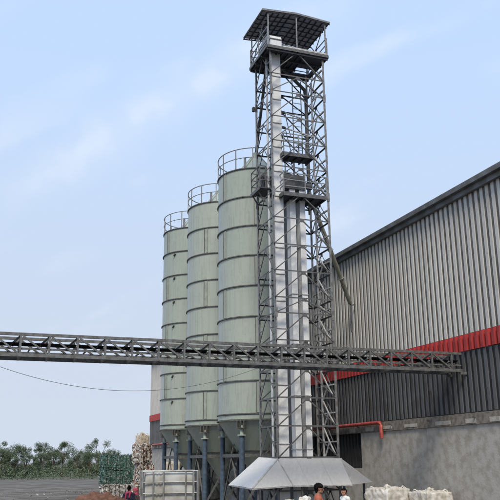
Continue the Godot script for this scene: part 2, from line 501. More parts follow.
	# ring beams and cross braces between the legs
	for e in [[Vector3(-1, 0, -1), Vector3(-1, 0, 1)], [Vector3(-1, 0, 1), Vector3(1, 0, 1)], [Vector3(1, 0, 1), Vector3(1, 0, -1)], [Vector3(1, 0, -1), Vector3(-1, 0, -1)]]:
		var a: Vector3 = e[0] * 1.414
		var b: Vector3 = e[1] * 1.414
		var d := (b - a).normalized()
		bar(s, "tie_beam", a + d * 0.12 + Vector3(0, 2.72, 0), b - d * 0.12 + Vector3(0, 2.72, 0), 0.15, 0.12, M.bracing, Vector3.UP)
		var m := (a + b) / 2.0
		angle(s, "cross_brace", a + d * 0.11 + Vector3(0, 0.5, 0), m + Vector3(0, 2.64, 0), 0.08, M.bracing, d.cross(Vector3.UP))
		angle(s, "cross_brace", b - d * 0.11 + Vector3(0, 0.5, 0), m + Vector3(0, 2.64, 0), 0.08, M.bracing, d.cross(Vector3.UP))
		angle(s, "hopper_brace", m + Vector3(0, 2.80, 0), (m * 0.86) + Vector3(0, B - 1.0, 0), 0.07, M.bracing, d.cross(Vector3.UP))

# ---------------------------------------------------------------- elevator tower
const TXL := 11.41
const TXR := 13.99
const TZF := -28.0
const TZB := -29.86
var levels := [18.03, 16.76, 15.9, 14.67, 13.5, 12.31, 11.11, 9.96, 8.79, 7.64, 6.49, 5.84, 4.71, 3.56, 2.41, 1.3, 0.1, -1.15, -2.4]

func rail_run(parent: Node, pts: Array, mat_: Material, height := 1.0) -> void:
	for i in pts.size() - 1:
		var a: Vector3 = pts[i]
		var b: Vector3 = pts[i + 1]
		for f in [1.0, 0.66, 0.34]:
			bar(parent, "hand_rail", a + Vector3(0, height * f, 0), b + Vector3(0, height * f, 0), 0.035, 0.035, mat_, Vector3.UP)
		var n := maxi(1, int(round((b - a).length() / 0.9)))
		for k in n + 1:
			var p := a.lerp(b, float(k) / n)
			if k == 0 and i > 0:
				continue
			bar(parent, "rail_post", p, p + Vector3(0, height, 0), 0.045, 0.045, mat_)

func build_tower() -> void:
	var t := thing("lattice_tower", "tall dark steel lattice tower with platforms and a small roof, in front of the silos", "tower", Vector3(0, HC, 0))
	var top: float = levels[0]
	var cs := [Vector3(TXL, 0, TZF), Vector3(TXR, 0, TZF), Vector3(TXR, 0, TZB), Vector3(TXL, 0, TZB)]
	var outs := [Vector3(0, 0, 1), Vector3(1, 0, 0), Vector3(0, 0, -1), Vector3(-1, 0, 0)]
	var lm := [M.steel_leg, M.steel_leg, M.steel_leg, M.steel_leg]
	for i in 4:
		var p: Vector3 = cs[i]
		angle(t, "leg", p + Vector3(0, -2.46, 0), p + Vector3(0, top, 0), 0.10, lm[i], Vector3(-1.0 if p.x < 12 else 1.0, 0, 0))
		for h in [5.84, 11.11, 15.9]:
			for o in [outs[0] if p.z > -29 else outs[2]]:
				bar(t, "splice_plate", p + o * 0.062 + Vector3(0, h - 0.2, 0), p + o * 0.062 + Vector3(0, h + 0.2, 0), 0.014, 0.13, M.steel_leg, o)
	for p in cs:
		boxm(t, "base_plate", p + Vector3(-0.2, -2.499, -0.2), p + Vector3(0.2, -2.46, 0.2), M.steel)
	for f in 4:
		var a: Vector3 = cs[f]
		var b: Vector3 = cs[(f + 1) % 4]
		var o: Vector3 = outs[f]
		var m := (a + b) / 2.0
		for i in range(1, levels.size()):
			var y: float = levels[i]
			if i < levels.size() - 1:
				angle(t, "horizontal_strut", a + Vector3(0, y, 0) + o * 0.01, b + Vector3(0, y, 0) + o * 0.01, 0.056, M.steel, o)
			var up: float = levels[i - 1]
			angle(t, "diagonal_brace", a + Vector3(0, y, 0) + o * 0.03, m + Vector3(0, up - 0.04, 0) + o * 0.03, 0.044, M.steel, o)
			angle(t, "diagonal_brace", b + Vector3(0, y, 0) + o * 0.035, m + Vector3(0, up - 0.04, 0) + o * 0.035, 0.044, M.steel, o)
			var gp := m + Vector3(0, up - 0.07, 0) + o * 0.045
			bar(t, "gusset_plate", gp - Vector3(0, 0.07, 0), gp + Vector3(0, 0.06, 0), 0.012, 0.2, M.steel, o)
			# short inner struts of the side faces
			if f == 3 or f == 1:
				var q := b.lerp(a, 0.25)
				angle(t, "short_strut", a + Vector3(0, (y + up) / 2.0, 0) + o * 0.01, a.lerp(b, 0.25) + Vector3(0, (y + up) / 2.0, 0) + o * 0.01, 0.045, M.steel, o)
				angle(t, "short_strut", b + Vector3(0, (y + up) / 2.0, 0) + o * 0.01, q + Vector3(0, (y + up) / 2.0, 0) + o * 0.01, 0.045, M.steel, o)
	# pale ladder frame inside the right face
	var lz := -29.2
	var lx := TXR - 0.02
	angle(t, "ladder_post", Vector3(lx, -2.46, lz), Vector3(lx, top - 0.7, lz), 0.09, M.steel_pale, Vector3(-1, 0, 0))
	for i in range(1, levels.size()):
		var y: float = levels[i]
		var up: float = levels[i - 1]
		var mid := (y + up) / 2.0
		bar(t, "ladder_strut", Vector3(lx, mid, lz), Vector3(lx, mid, TZF - 0.06), 0.05, 0.05, M.steel_pale, Vector3.UP)
		bar(t, "ladder_diagonal", Vector3(lx - 0.04, y + 0.02, lz + 0.15), Vector3(lx - 0.04, mid, -28.6), 0.045, 0.045, M.steel_pale, Vector3(1, 0, 0))
		bar(t, "ladder_diagonal", Vector3(lx - 0.04, mid, -28.6), Vector3(lx - 0.04, up - 0.02, lz + 0.1), 0.045, 0.045, M.steel_pale, Vector3(1, 0, 0))
		bar(t, "ladder_diagonal", Vector3(lx - 0.04, mid, -28.6), Vector3(lx - 0.04, y + 0.1, TZF - 0.1), 0.045, 0.045, M.steel_pale, Vector3(1, 0, 0))
	# caged ladder by the rear right corner
	for sx in [-0.22, 0.22]:
		bar(t, "ladder_rail", Vector3(13.42 + sx, -2.49, TZB + 0.12), Vector3(13.42 + sx, 17.6, TZB + 0.12), 0.05, 0.03, M.steel)
	for k in 66:
		var y := -2.2 + k * 0.3
		bar(t, "ladder_rung", Vector3(13.2, y, TZB + 0.12), Vector3(13.64, y, TZB + 0.12), 0.025, 0.025, M.steel_pale, Vector3.UP)
	# ---- top platform: deck with a hatch, joists, railing, roof
	var px0 := 11.19
	var px1 := 14.22
	var pz0 := -30.12
	var pz1 := -27.84
	var py := 18.0
	for e in [[px0, 13.23, pz0, pz1], [13.23, px1, -29.2, pz1], [13.23, px1, pz0, -29.75], [14.05, px1, -29.75, -29.2]]:
		boxm(t, "deck_plate", Vector3(e[0], py, e[2]), Vector3(e[1], py + 0.05, e[3]), M.deck)
	for k in 8:
		var x := lerpf(px0 + 0.1, 13.15, k / 7.0)
		bar(t, "deck_joist", Vector3(x, py - 0.04, pz0 + 0.05), Vector3(x, py - 0.04, pz1 - 0.05), 0.08, 0.05, M.roof_frame, Vector3.UP)
	for k in 4:
		var z := lerpf(pz0 + 0.06, pz1 - 0.06, k / 3.0)
		if k > 0 and k < 3:
			z += 0.0
		bar(t, "deck_beam", Vector3(px0, py - 0.1, z), Vector3(px1 if k != 1 else 13.2, py - 0.1, z), 0.1, 0.07, M.roof_frame, Vector3.UP)
	for e in [[Vector3(px0, py + 0.01, pz1 + 0.02), Vector3(px1, py + 0.01, pz1 + 0.02)], [Vector3(px0 - 0.02, py + 0.01, pz0), Vector3(px0 - 0.02, py + 0.01, pz1)], [Vector3(px1 + 0.02, py + 0.01, pz0), Vector3(px1 + 0.02, py + 0.01, pz1)]]:
		bar(t, "deck_edge", e[0], e[1], 0.14, 0.03, M.steel, Vector3.UP)
	var dk := py + 0.05
	rail_run(t, [Vector3(px0 + 0.03, dk, pz1 - 0.03), Vector3(px0 + 0.03, dk, pz0 + 0.03), Vector3(px1 - 0.03, dk, pz0 + 0.03), Vector3(px1 - 0.03, dk, pz1 - 0.03)], M.rail, 0.95)
	bar(t, "toe_board", Vector3(12.0, dk + 0.09, pz1 - 0.03), Vector3(px1 - 0.03, dk + 0.09, pz1 - 0.03), 0.10, 0.02, M.steel_pale, Vector3.UP)
	# roof posts and gable roof
	var rx0 := 10.95
	var rx1 := 14.37
	var rz0 := -30.38
	var rz1 := -27.8
	var ry := 19.80
	var rm := (rx0 + rx1) / 2.0
	var rid := 19.93
	for x in [px0 + 0.08, 12.68, px1 - 0.08]:
		for z in [pz0 + 0.08, pz1 - 0.06]:
			bar(t, "roof_post", Vector3(x, dk, z), Vector3(x, lerpf(ry, rid, 1.0 - absf(x - rm) / (rx1 - rm)) - 0.09, z), 0.05, 0.05, M.rail)
	for e in [[Vector3(px0 + 0.08, dk + 0.05, pz1 - 0.06), Vector3(px0 + 0.08, ry - 0.1, pz0 + 0.9)], [Vector3(px0 + 0.08, ry - 0.1, pz1 - 0.5), Vector3(px0 + 0.08, dk + 0.1, pz0 + 0.1)], [Vector3(px1 - 0.08, dk + 0.05, pz0 + 0.1), Vector3(px1 - 0.08, ry - 0.1, pz1 - 0.2)], [Vector3(px1 - 0.08, ry - 0.1, pz0 + 0.4), Vector3(px1 - 0.08, dk + 0.05, pz1 - 0.5)]]:
		bar(t, "roof_brace", e[0], e[1], 0.035, 0.035, M.rail, Vector3(1, 0, 0))
	for sgn in [0, 1]:
		var xa := rx0 if sgn == 0 else rx1
		for k in 7:
			var za := lerpf(rz0, rz1, k / 7.0)
			var zb := lerpf(rz0, rz1, (k + 1) / 7.0) + 0.02
			var st := SurfaceTool.new()
			st.begin(Mesh.PRIMITIVE_TRIANGLES)
			st.set_smooth_group(-1)
			var lift := 0.004 * (k % 2)
			var A := Vector3(xa, ry + lift, za)
			var Bq := Vector3(xa, ry + lift, zb)
			var C := Vector3(rm, rid + lift, zb)
			var D := Vector3(rm, rid + lift, za)
			var u := Vector3(0, 0.03, 0)
			quad(st, A + u, D + u, C + u, Bq + u)
			quad(st, A, Bq, C, D)
			quad(st, A, A + u, Bq + u, Bq)
			quad(st, A, D, D + u, A + u)
			quad(st, Bq, Bq + u, C + u, C)
			st.generate_normals()
			part(t, "roof_sheet", st.commit(), M.roof_sheet)
		for k in 6:
			var fx := lerpf(xa, rm, (k + 0.15) / 6.0)
			var fy := lerpf(ry, rid, (k + 0.15) / 6.0)
			bar(t, "purlin", Vector3(fx, fy - 0.03, rz0 + 0.01), Vector3(fx, fy - 0.03, rz1 - 0.01), 0.05, 0.045, M.roof_frame, Vector3.UP)
		for k in 8:
			var z := lerpf(rz0 + 0.03, rz1 - 0.03, k / 7.0)
			bar(t, "rafter", Vector3(xa, ry - 0.075, z), Vector3(rm, rid - 0.075, z), 0.04, 0.045, M.roof_frame, Vector3.UP)
		bar(t, "roof_edge", Vector3(xa, ry + 0.0, rz1 + 0.015), Vector3(rm, rid + 0.0, rz1 + 0.015), 0.09, 0.02, M.steel_leg, Vector3.UP)
	# ---- middle platforms
	for e in [[11.85, 13.93, -29.25, -27.92, 11.06], [11.95, 13.45, -28.95, -28.06, 12.98]]:
		boxm(t, "deck_plate", Vector3(e[0], e[4], e[2]), Vector3(e[1], e[4] + 0.05, e[3]), M.deck)
		for k in 5:
			var x: float = lerpf(e[0] + 0.05, e[1] - 0.05, k / 4.0)
			bar(t, "deck_joist", Vector3(x, e[4] - 0.05, e[2] + 0.02), Vector3(x, e[4] - 0.05, e[3] - 0.02), 0.1, 0.05, M.roof_frame, Vector3.UP)
		bar(t, "deck_edge", Vector3(e[0], e[4] - 0.02, e[3] + 0.02), Vector3(e[1], e[4] - 0.02, e[3] + 0.02), 0.17, 0.03, M.steel, Vector3.UP)
		bar(t, "deck_edge", Vector3(e[0] - 0.02, e[4] - 0.02, e[2]), Vector3(e[0] - 0.02, e[4] - 0.02, e[3]), 0.17, 0.03, M.steel, Vector3.UP)
		var y: float = e[4] + 0.05
		rail_run(t, [Vector3(e[0] + 0.03, y, e[2] + 0.03), Vector3(e[0] + 0.03, y, e[3] - 0.03), Vector3(e[1] - 0.03, y, e[3] - 0.03), Vector3(e[1] - 0.03, y, e[2] + 0.03)], M.rail, 0.92)
	# ---- landing on the silo side
	boxm(t, "deck_plate", Vector3(11.05, 11.48, -29.8), Vector3(11.95, 11.53, -28.7), M.deck)
	bar(t, "deck_edge", Vector3(11.04, 11.47, -29.8), Vector3(11.04, 11.47, -28.7), 0.14, 0.03, M.steel, Vector3.UP)
	rail_run(t, [Vector3(11.36, 11.53, -28.72), Vector3(11.08, 11.53, -28.72), Vector3(11.08, 11.53, -29.78), Vector3(11.36, 11.53, -29.78)], M.steel, 1.0)
	bar(t, "landing_knee", Vector3(11.38, 10.95, -29.0), Vector3(11.1, 11.45, -29.0), 0.05, 0.05, M.steel, Vector3(0, 0, 1))
	bar(t, "landing_knee", Vector3(11.38, 10.95, -29.7), Vector3(11.1, 11.45, -29.7), 0.05, 0.05, M.steel, Vector3(0, 0, 1))
	# dark trunking box on the landing and floodlight on the rear leg
	var box := boxm(t, "control_box", Vector3(11.45, 11.53, -29.6), Vector3(11.85, 12.3, -29.25), M.spout_dark)
	box.set_meta("label", "dark control box standing on the small landing")
	var fl := boxm(t, "floodlight", Vector3(11.20, 15.70, -29.95), Vector3(11.32, 15.90, -29.80), M.black)
	fl.set_meta("label", "black floodlight clamped to the rear tower leg")
	bar(t, "floodlight_arm", Vector3(11.31, 15.8, -29.88), Vector3(11.41, 15.8, -29.88), 0.04, 0.04, M.black, Vector3.UP)
	# tie bars from the casing into the tower
	for y in [15.15, 14.4]:
		bar(t, "tie_bar", Vector3(12.06, y, -28.45), Vector3(13.9, y - 0.02, -28.95), 0.05, 0.05, M.steel_pale, Vector3.UP)
		bar(t, "tie_bar", Vector3(12.0, y, -28.44), Vector3(12.25, y, -28.5), 0.09, 0.09, M.black, Vector3.UP)
		bar(t, "tie_bar", Vector3(12.25, y, -28.5), Vector3(13.0, y - 0.65, -29.6), 0.035, 0.035, M.steel_pale, Vector3.UP)

func trunk(parent: Node, x0: float, x1: float, z0: float, z1: float, y0: float, y1: float, step: float, m: Material) -> void:
	var n := int(ceil((y1 - y0) / step))
	for k in n:
		var a := y0 + k * (y1 - y0) / n
		var b := y0 + (k + 1) * (y1 - y0) / n
		boxm(parent, "trunk_section", Vector3(x0, a + 0.004, z0), Vector3(x1, b - 0.004, z1), m if k % 3 != 1 else M.casing_old)
		if k > 0:
			boxm(parent, "trunk_flange", Vector3(x0 - 0.035, a - 0.014, z0 - 0.035), Vector3(x1 + 0.035, a + 0.014, z1 + 0.035), M.steel_pale)
	for x in [x0, x1]:            # corner angles
		bar(parent, "corner_angle", Vector3(x, y0, z1 + 0.004), Vector3(x, y1, z1 + 0.004), 0.012, 0.035, m, Vector3(0, 0, 1))

func build_elevators() -> void:
	# the tall elevator: two trunks one behind the other, head above the top platform, boot at the ground
	var e := thing("bucket_elevator", "tall pale galvanised bucket elevator with a rounded head, on the tower's silo side", "elevator", Vector3(0, HC, 0))
	trunk(e, 11.60, 12.00, -28.62, -28.36, -1.7, 18.0, 1.22, M.casing)
	tube(e, "vent_pipe", [Vector3(11.55, -2.0, -28.88), Vector3(11.55, 18.4, -28.88)], 0.052, M.casing, 12)
	trunk(e, 11.602, 11.998, -28.622, -28.358, 18.05, 18.4, 1.0, M.casing)
	var st := SurfaceTool.new()                      # head: a rounded box over both trunks
	st.begin(Mesh.PRIMITIVE_TRIANGLES)
	var out: Array = []
	for k in 13:
		var a := PI * k / 12.0
		out.append(Vector2(-29.04 + cos(a) * 0.76, 18.72 + sin(a) * 0.40))
	out.append(Vector2(-29.80, 18.38))
	out.append(Vector2(-28.28, 18.38))
	for i in out.size():
		var p: Vector2 = out[i]
		var q: Vector2 = out[(i + 1) % out.size()]
		st.set_smooth_group(1 if i < 12 else -1)
		quad(st, Vector3(11.52, p.y, p.x), Vector3(11.52, q.y, q.x), Vector3(12.08, q.y, q.x), Vector3(12.08, p.y, p.x))
	st.set_smooth_group(-1)
	var tri := Geometry2D.triangulate_polygon(PackedVector2Array(out))
	for x in [11.52, 12.08]:
		for i in tri:
			st.add_vertex(Vector3(x, out[i].y, out[i].x))
	st.generate_normals()
	var hd := part(e, "head_cover", st.commit(), M.casing)
	bar(hd, "cover_flange", Vector3(11.5, 18.7, -29.82), Vector3(11.5, 18.7, -28.26), 0.05, 0.03, M.steel_pale, Vector3.UP)
	bar(hd, "cover_flange", Vector3(11.50, 18.7, -28.27), Vector3(12.1, 18.7, -28.27), 0.05, 0.03, M.steel, Vector3.UP)
	tube(e, "drive_motor", [Vector3(12.12, 18.62, -29.0), Vector3(12.62, 18.62, -29.0)], 0.17, M.spout_dark, 16)
	boxm(e, "gearbox", Vector3(12.10, 18.40, -29.2), Vector3(12.35, 18.85, -28.8), M.steel)
	boxm(e, "boot", Vector3(11.5, -2.49, -29.8), Vector3(12.1, -1.7, -28.3), M.casing_old)
	# spout out of the head: a dark pipe falling down the rear right corner
	tube(e, "discharge_pipe", [Vector3(12.05, 18.5, -29.5), Vector3(12.9, 17.8, -29.55), Vector3(13.78, 17.1, -29.6), Vector3(13.84, 16.6, -29.6), Vector3(13.84, 11.9, -29.6)], 0.085, M.spout_dark, 12)
	tube(e, "silo_spout", [Vector3(11.75, 18.5, -29.45), Vector3(11.78, 17.85, -29.5), Vector3(13.05, 15.75, -34.3), Vector3(13.1, 15.62, -34.46)], 0.075, M.spout_dark, 12)
	# the lower twin: two trunks side by side, head on the middle platform
	var f := thing("bucket_elevator", "lower bucket elevator with two slim pale trunks ending under the middle platforms", "elevator", Vector3(0, HC, 0))
	trunk(f, 12.37, 12.60, -28.85, -28.43, -1.7, 11.0, 2.4, M.casing)
	trunk(f, 12.84, 13.06, -28.85, -28.43, -1.7, 11.0, 2.4, M.casing)
	trunk(f, 12.372, 12.598, -28.84, -28.44, 11.12, 11.5, 1.0, M.casing)
	trunk(f, 12.842, 13.058, -28.84, -28.44, 11.12, 11.5, 1.0, M.casing)
	boxm(f, "return_duct", Vector3(12.38, -1.7, -29.22), Vector3(12.59, 11.0, -28.87), M.spout_dark)
	boxm(f, "return_duct", Vector3(12.85, -1.7, -29.22), Vector3(13.05, 11.0, -28.87), M.spout_dark)
	boxm(f, "head_cover", Vector3(12.05, 11.48, -28.9), Vector3(13.12, 12.15, -28.38), M.spout_dark)
	tube(f, "drive_motor", [Vector3(13.14, 11.75, -28.6), Vector3(13.5, 11.75, -28.6)], 0.14, M.steel, 14)
	boxm(f, "boot", Vector3(12.2, -2.49, -28.95), Vector3(13.2, -1.7, -28.35), M.casing_old)
	# sloping spout to the warehouse wall
	var a := Vector3(13.84, HC + 11.9, -29.6)
	var b := Vector3(17.2, HC + 7.44, -32.43)
	var s := thing("grain_spout", "olive round spout pipe sloping from the tower down to the warehouse wall", "pipe", a)
	tube(s, "spout_pipe", [Vector3.ZERO, Vector3(0.12, -0.35, -0.05), (b - a) * 0.55, b - a], 0.105, M.spout, 14)
	for k in [0.25, 0.5, 0.76, 0.97]:
		var c: Vector3 = (b - a) * k
		if k < 0.9:
			tube(s, "pipe_flange", [c, c + (b - a).normalized() * 0.04], 0.14, M.seam, 14)
	tube(s, "drop_hose", [b - a + Vector3(0, 0.03, 0), b - a + Vector3(0.03, -0.5, 0), b - a + Vector3(-0.02, -1.0, 0), b - a + Vector3(0.03, -1.45, 0)], 0.045, M.steel, 8)
	bar(s, "wall_bracket", b - a + Vector3(0.0, -0.12, 0), b - a + Vector3(0.27, -0.05, 0), 0.06, 0.06, M.steel, Vector3.UP)

# ---------------------------------------------------------------- canopy at the tower foot
func sheet(parent: Node, called: String, a: Vector3, b: Vector3, c: Vector3, d: Vector3, m: Material, sag := 0.035, nu := 10, nv := 8) -> void:
	var st := SurfaceTool.new()       # a thin bent sheet a-b top edge, d-c eave
	st.begin(Mesh.PRIMITIVE_TRIANGLES)
	var nrm := (b - a).cross(d - a).normalized()
	var g: Array = []
	for j in nv + 1:
		var row: Array = []
		for i in nu + 1:
			var u := float(i) / nu
			var v := float(j) / nv
			var p := a.lerp(b, u).lerp(d.lerp(c, u), v)
			p += nrm * noise.get_noise_3d(p.x * 60.0, p.y * 60.0, p.z * 60.0) * sag * sin(PI * clampf(u, 0.02, 0.98)) * (0.4 + 0.6 * v)
			row.append(p)
		g.append(row)
	var th := nrm * 0.006
	for layer in 2:
		st.set_smooth_group(layer)
		for j in nv:
			for i in nu:
				var o := th * (1.0 if layer == 0 else -1.0)
				if layer == 0:
					quad(st, g[j][i] + o, g[j][i + 1] + o, g[j + 1][i + 1] + o, g[j + 1][i] + o)
				else:
					quad(st, g[j][i] + o, g[j + 1][i] + o, g[j + 1][i + 1] + o, g[j][i + 1] + o)
	st.set_smooth_group(-1)
	for i in nu:
		quad(st, g[nv][i] + th, g[nv][i + 1] + th, g[nv][i + 1] - th, g[nv][i] - th)
	st.generate_normals()
	part(parent, called, st.commit(), m)

func build_canopy() -> void:
	var c := thing("sheet_canopy", "flared galvanised sheet canopy skirting the foot of the lattice tower", "canopy", Vector3(0, HC, 0))
	var ey := -0.94
	var tf := TZF + 0.08
	var tb := TZB - 0.1
	var xl := TXL - 0.08
	var xr := TXR + 0.08
	var tl := Vector3(xl, 0.04, tf)
	var tlb := Vector3(xl, 0.12, tb)
	var tr := Vector3(xr, 0.04, tf)
	var trb := Vector3(xr, 0.12, tb)
	var fl := Vector3(9.98, -1.0, -27.1)       # drooping corner
	var bl := Vector3(9.90, -0.92, -29.6)
	var f1 := Vector3(11.75, ey, -27.45)
	var fr := Vector3(14.20, -0.95, -27.25)
	var rr := Vector3(15.62, -0.90, -28.25)
	var rb := Vector3(15.62, -0.90, -31.0)
	sheet(c, "side_sheet", tlb, tl, fl, bl, M.canopy)
	sheet(c, "corner_sheet", tl, tl + Vector3(0.001, 0, 0), f1, fl, M.canopy)
	var um := 0.52
	sheet(c, "front_sheet", tl + Vector3(0.002, 0.002, 0), tl.lerp(tr, 0.30), f1.lerp(fr, 0.28), f1, M.canopy2)
	sheet(c, "front_sheet", tl.lerp(tr, 0.30) + Vector3(-0.02, 0.006, 0.004), tl.lerp(tr, 0.68), f1.lerp(fr, 0.67), f1.lerp(fr, 0.28) + Vector3(-0.02, 0.004, 0.006), M.canopy2)
	sheet(c, "front_sheet", tl.lerp(tr, 0.68) + Vector3(-0.02, 0.009, 0.006), tr, fr, f1.lerp(fr, 0.67) + Vector3(-0.02, 0.006, 0.009), M.canopy2)
	sheet(c, "side_sheet", tr, trb, rb, rr, M.canopy2)
	sheet(c, "corner_sheet", tr, tr + Vector3(0, 0.001, -0.001), rr, fr, M.canopy2)
	sheet(c, "back_sheet", trb, tlb, bl, rb, M.canopy2)
	sheet(c, "top_sheet", tlb, trb, tr, tl, M.canopy2, 0.004)
	for e in [[tl, fl], [tl, f1], [tr, fr]]:       # bent cap strips over the hips
		bar(c, "hip_cap", e[0] + Vector3(0, 0.012, 0.008), e[1] + Vector3(0, 0.012, 0.008), 0.012, 0.055, M.steel_pale, Vector3(0, 1, 1).normalized())
	for e in [[fl, f1], [f1, fr], [bl, fl]]:
		bar(c, "eave_lip", e[0] + Vector3(0, -0.02, 0), e[1] + Vector3(0, -0.02, 0), 0.05, 0.018, M.steel_pale, Vector3.UP)
	for p in [Vector3(10.3, 0, -27.35), Vector3(10.25, 0, -29.5), Vector3(12.2, 0, -27.62), Vector3(13.95, 0, -27.5), Vector3(15.3, 0, -28.4), Vector3(15.3, 0, -30.5)]:
		bar(c, "prop", Vector3(p.x, -2.5, p.z), Vector3(p.x, -0.85, p.z), 0.07, 0.07, M.steel)
	for e in [[Vector3(12.2, -2.4, -27.66), Vector3(13.3, -0.98, -27.66)], [Vector3(14.0, -2.4, -27.6), Vector3(13.0, -0.98, -27.6)], [Vector3(10.3, -2.4, -27.5), Vector3(11.2, -0.98, -27.5)]]:
		bar(c, "prop_brace", e[0], e[1], 0.06, 0.06, M.steel)

# ---------------------------------------------------------------- conveyor bridge
func build_conveyor() -> void:
	var zf := -24.0
	var zb := -24.92
	var yt := 3.83
	var yb := 3.19
	var x0 := -8.0
	var x1 := 17.35
	var c := thing("truss_conveyor", "long grey lattice conveyor bridge crossing in front of the tower and silos", "conveyor", Vector3(0, HC, 0))
	for z in [zf, zb]:
		var mm: Material = M.conv if z == zf else M.conv
		bar(c, "top_chord", Vector3(x0, yt, z), Vector3(x1, yt, z), 0.09, 0.08, mm, Vector3.UP)
		bar(c, "bottom_chord", Vector3(x0, yb, z), Vector3(x1, yb, z), 0.11, 0.08, mm, Vector3.UP)
		bar(c, "middle_rail", Vector3(x0, yb + 0.20, z - 0.05), Vector3(x1, yb + 0.20, z - 0.05), 0.05, 0.03, mm, Vector3.UP)
	var n := 29
	var dx := 0.869
	var xs := 4.75 - 14 * dx            # a post stands at 4.75
	for k in n + 1:
		var x := xs + k * dx
		if x < x0 or x > x1:
			continue
		for z in [zf, zb]:
			var mm: Material = M.conv if z == zf else M.conv
			bar(c, "post", Vector3(x, yb + 0.05, z), Vector3(x, yt - 0.04, z), 0.07, 0.06, mm)
			if x + dx < x1:
				bar(c, "diagonal", Vector3(x + 0.06, yt - 0.05, z + 0.012), Vector3(x + dx - 0.06, yb + 0.06, z + 0.012), 0.05, 0.055, mm)
		bar(c, "cross_beam", Vector3(x, yb - 0.02, zf), Vector3(x, yb - 0.02, zb), 0.09, 0.07, M.conv, Vector3.UP)
		bar(c, "knee_brace", Vector3(x - 0.02, yt - 0.06, zf - 0.03), Vector3(x - 0.26, yb + 0.36, zf - 0.35), 0.06, 0.06, M.conv)
		bar(c, "knee_brace", Vector3(x - 0.02, yt - 0.06, zb + 0.03), Vector3(x - 0.2, yb + 0.36, zb + 0.3), 0.05, 0.05, M.conv)
		# trough idlers: one flat and two wing rollers
		var iy := yb + 0.305
		tube(c, "idler_roller", [Vector3(x, iy, zf - 0.32), Vector3(x, iy, zb + 0.32)], 0.035, M.steel_pale, 8)
		tube(c, "idler_roller", [Vector3(x, iy, zf - 0.31), Vector3(x, iy + 0.06, zf - 0.18)], 0.035, M.steel_pale, 8)
		tube(c, "idler_roller", [Vector3(x, iy, zb + 0.31), Vector3(x, iy + 0.06, zb + 0.18)], 0.035, M.steel_pale, 8)
		if k % 2 == 0:
			tube(c, "return_roller", [Vector3(x + 0.3, yb + 0.225, zf - 0.06), Vector3(x + 0.3, yb + 0.225, zb + 0.06)], 0.028, M.conv, 8)
	# trough belt and return belt
	var st := SurfaceTool.new()
	st.begin(Mesh.PRIMITIVE_TRIANGLES)
	var by := yb + 0.35
	var pr := [Vector2(zf - 0.20, by + 0.05), Vector2(zf - 0.33, by), Vector2(zb + 0.33, by), Vector2(zb + 0.20, by + 0.05)]
	for i in 3:
		st.set_smooth_group(-1)
		for o in [0.0, 0.014]:
			quad(st, Vector3(x0, pr[i].y + o, pr[i].x), Vector3(x1, pr[i].y + o, pr[i].x), Vector3(x1, pr[i + 1].y + o, pr[i + 1].x), Vector3(x0, pr[i + 1].y + o, pr[i + 1].x))
	for e in [pr[0], pr[3]]:
		quad(st, Vector3(x0, e.y, e.x), Vector3(x1, e.y, e.x), Vector3(x1, e.y + 0.014, e.x), Vector3(x0, e.y + 0.014, e.x))
	st.generate_normals()
	part(c, "belt", st.commit(), M.belt)
	boxm(c, "return_belt", Vector3(x0, yb + 0.255, zb + 0.25), Vector3(x1, yb + 0.267, zf - 0.25), M.belt)
	# trestle at the far end and bearing on the warehouse
	for z in [zf, zb]:
		for x in [-6.6, -5.6]:
			bar(c, "trestle_leg", Vector3(x, -2.5, z), Vector3(x, yb - 0.06, z), 0.12, 0.12, M.conv)
		bar(c, "trestle_brace", Vector3(-6.6, -2.3, z + 0.03), Vector3(-5.6, 0.4, z + 0.03), 0.06, 0.06, M.conv)
		bar(c, "trestle_brace", Vector3(-5.6, 0.4, z + 0.03), Vector3(-6.6, 3.0, z + 0.03), 0.06, 0.06, M.conv)
		bar(c, "wall_bearing", Vector3(x1 - 0.1, yb - 0.1, z), Vector3(WX + 0.02, yb - 0.1, z), 0.1, 0.1, M.conv, Vector3.UP)

func build_cable() -> void:
	var a := Vector3(TXL - 0.05, HC + 3.86, TZF)
	var b := Vector3(-2.0, HC + 4.4, -27.2)
	var t := thing("sagging_cable", "thin black cable sagging from the lattice tower across the pale silos", "cable", a)
	var pts: Array = []
	for k in 41:
		var u := k / 40.0
		var p := (b - a) * u
		p.y += -4.0 * 1.62 * u * (1.0 - u)
		pts.append(p)
	tube(t, "wire", pts, 0.009, M.cable, 6)

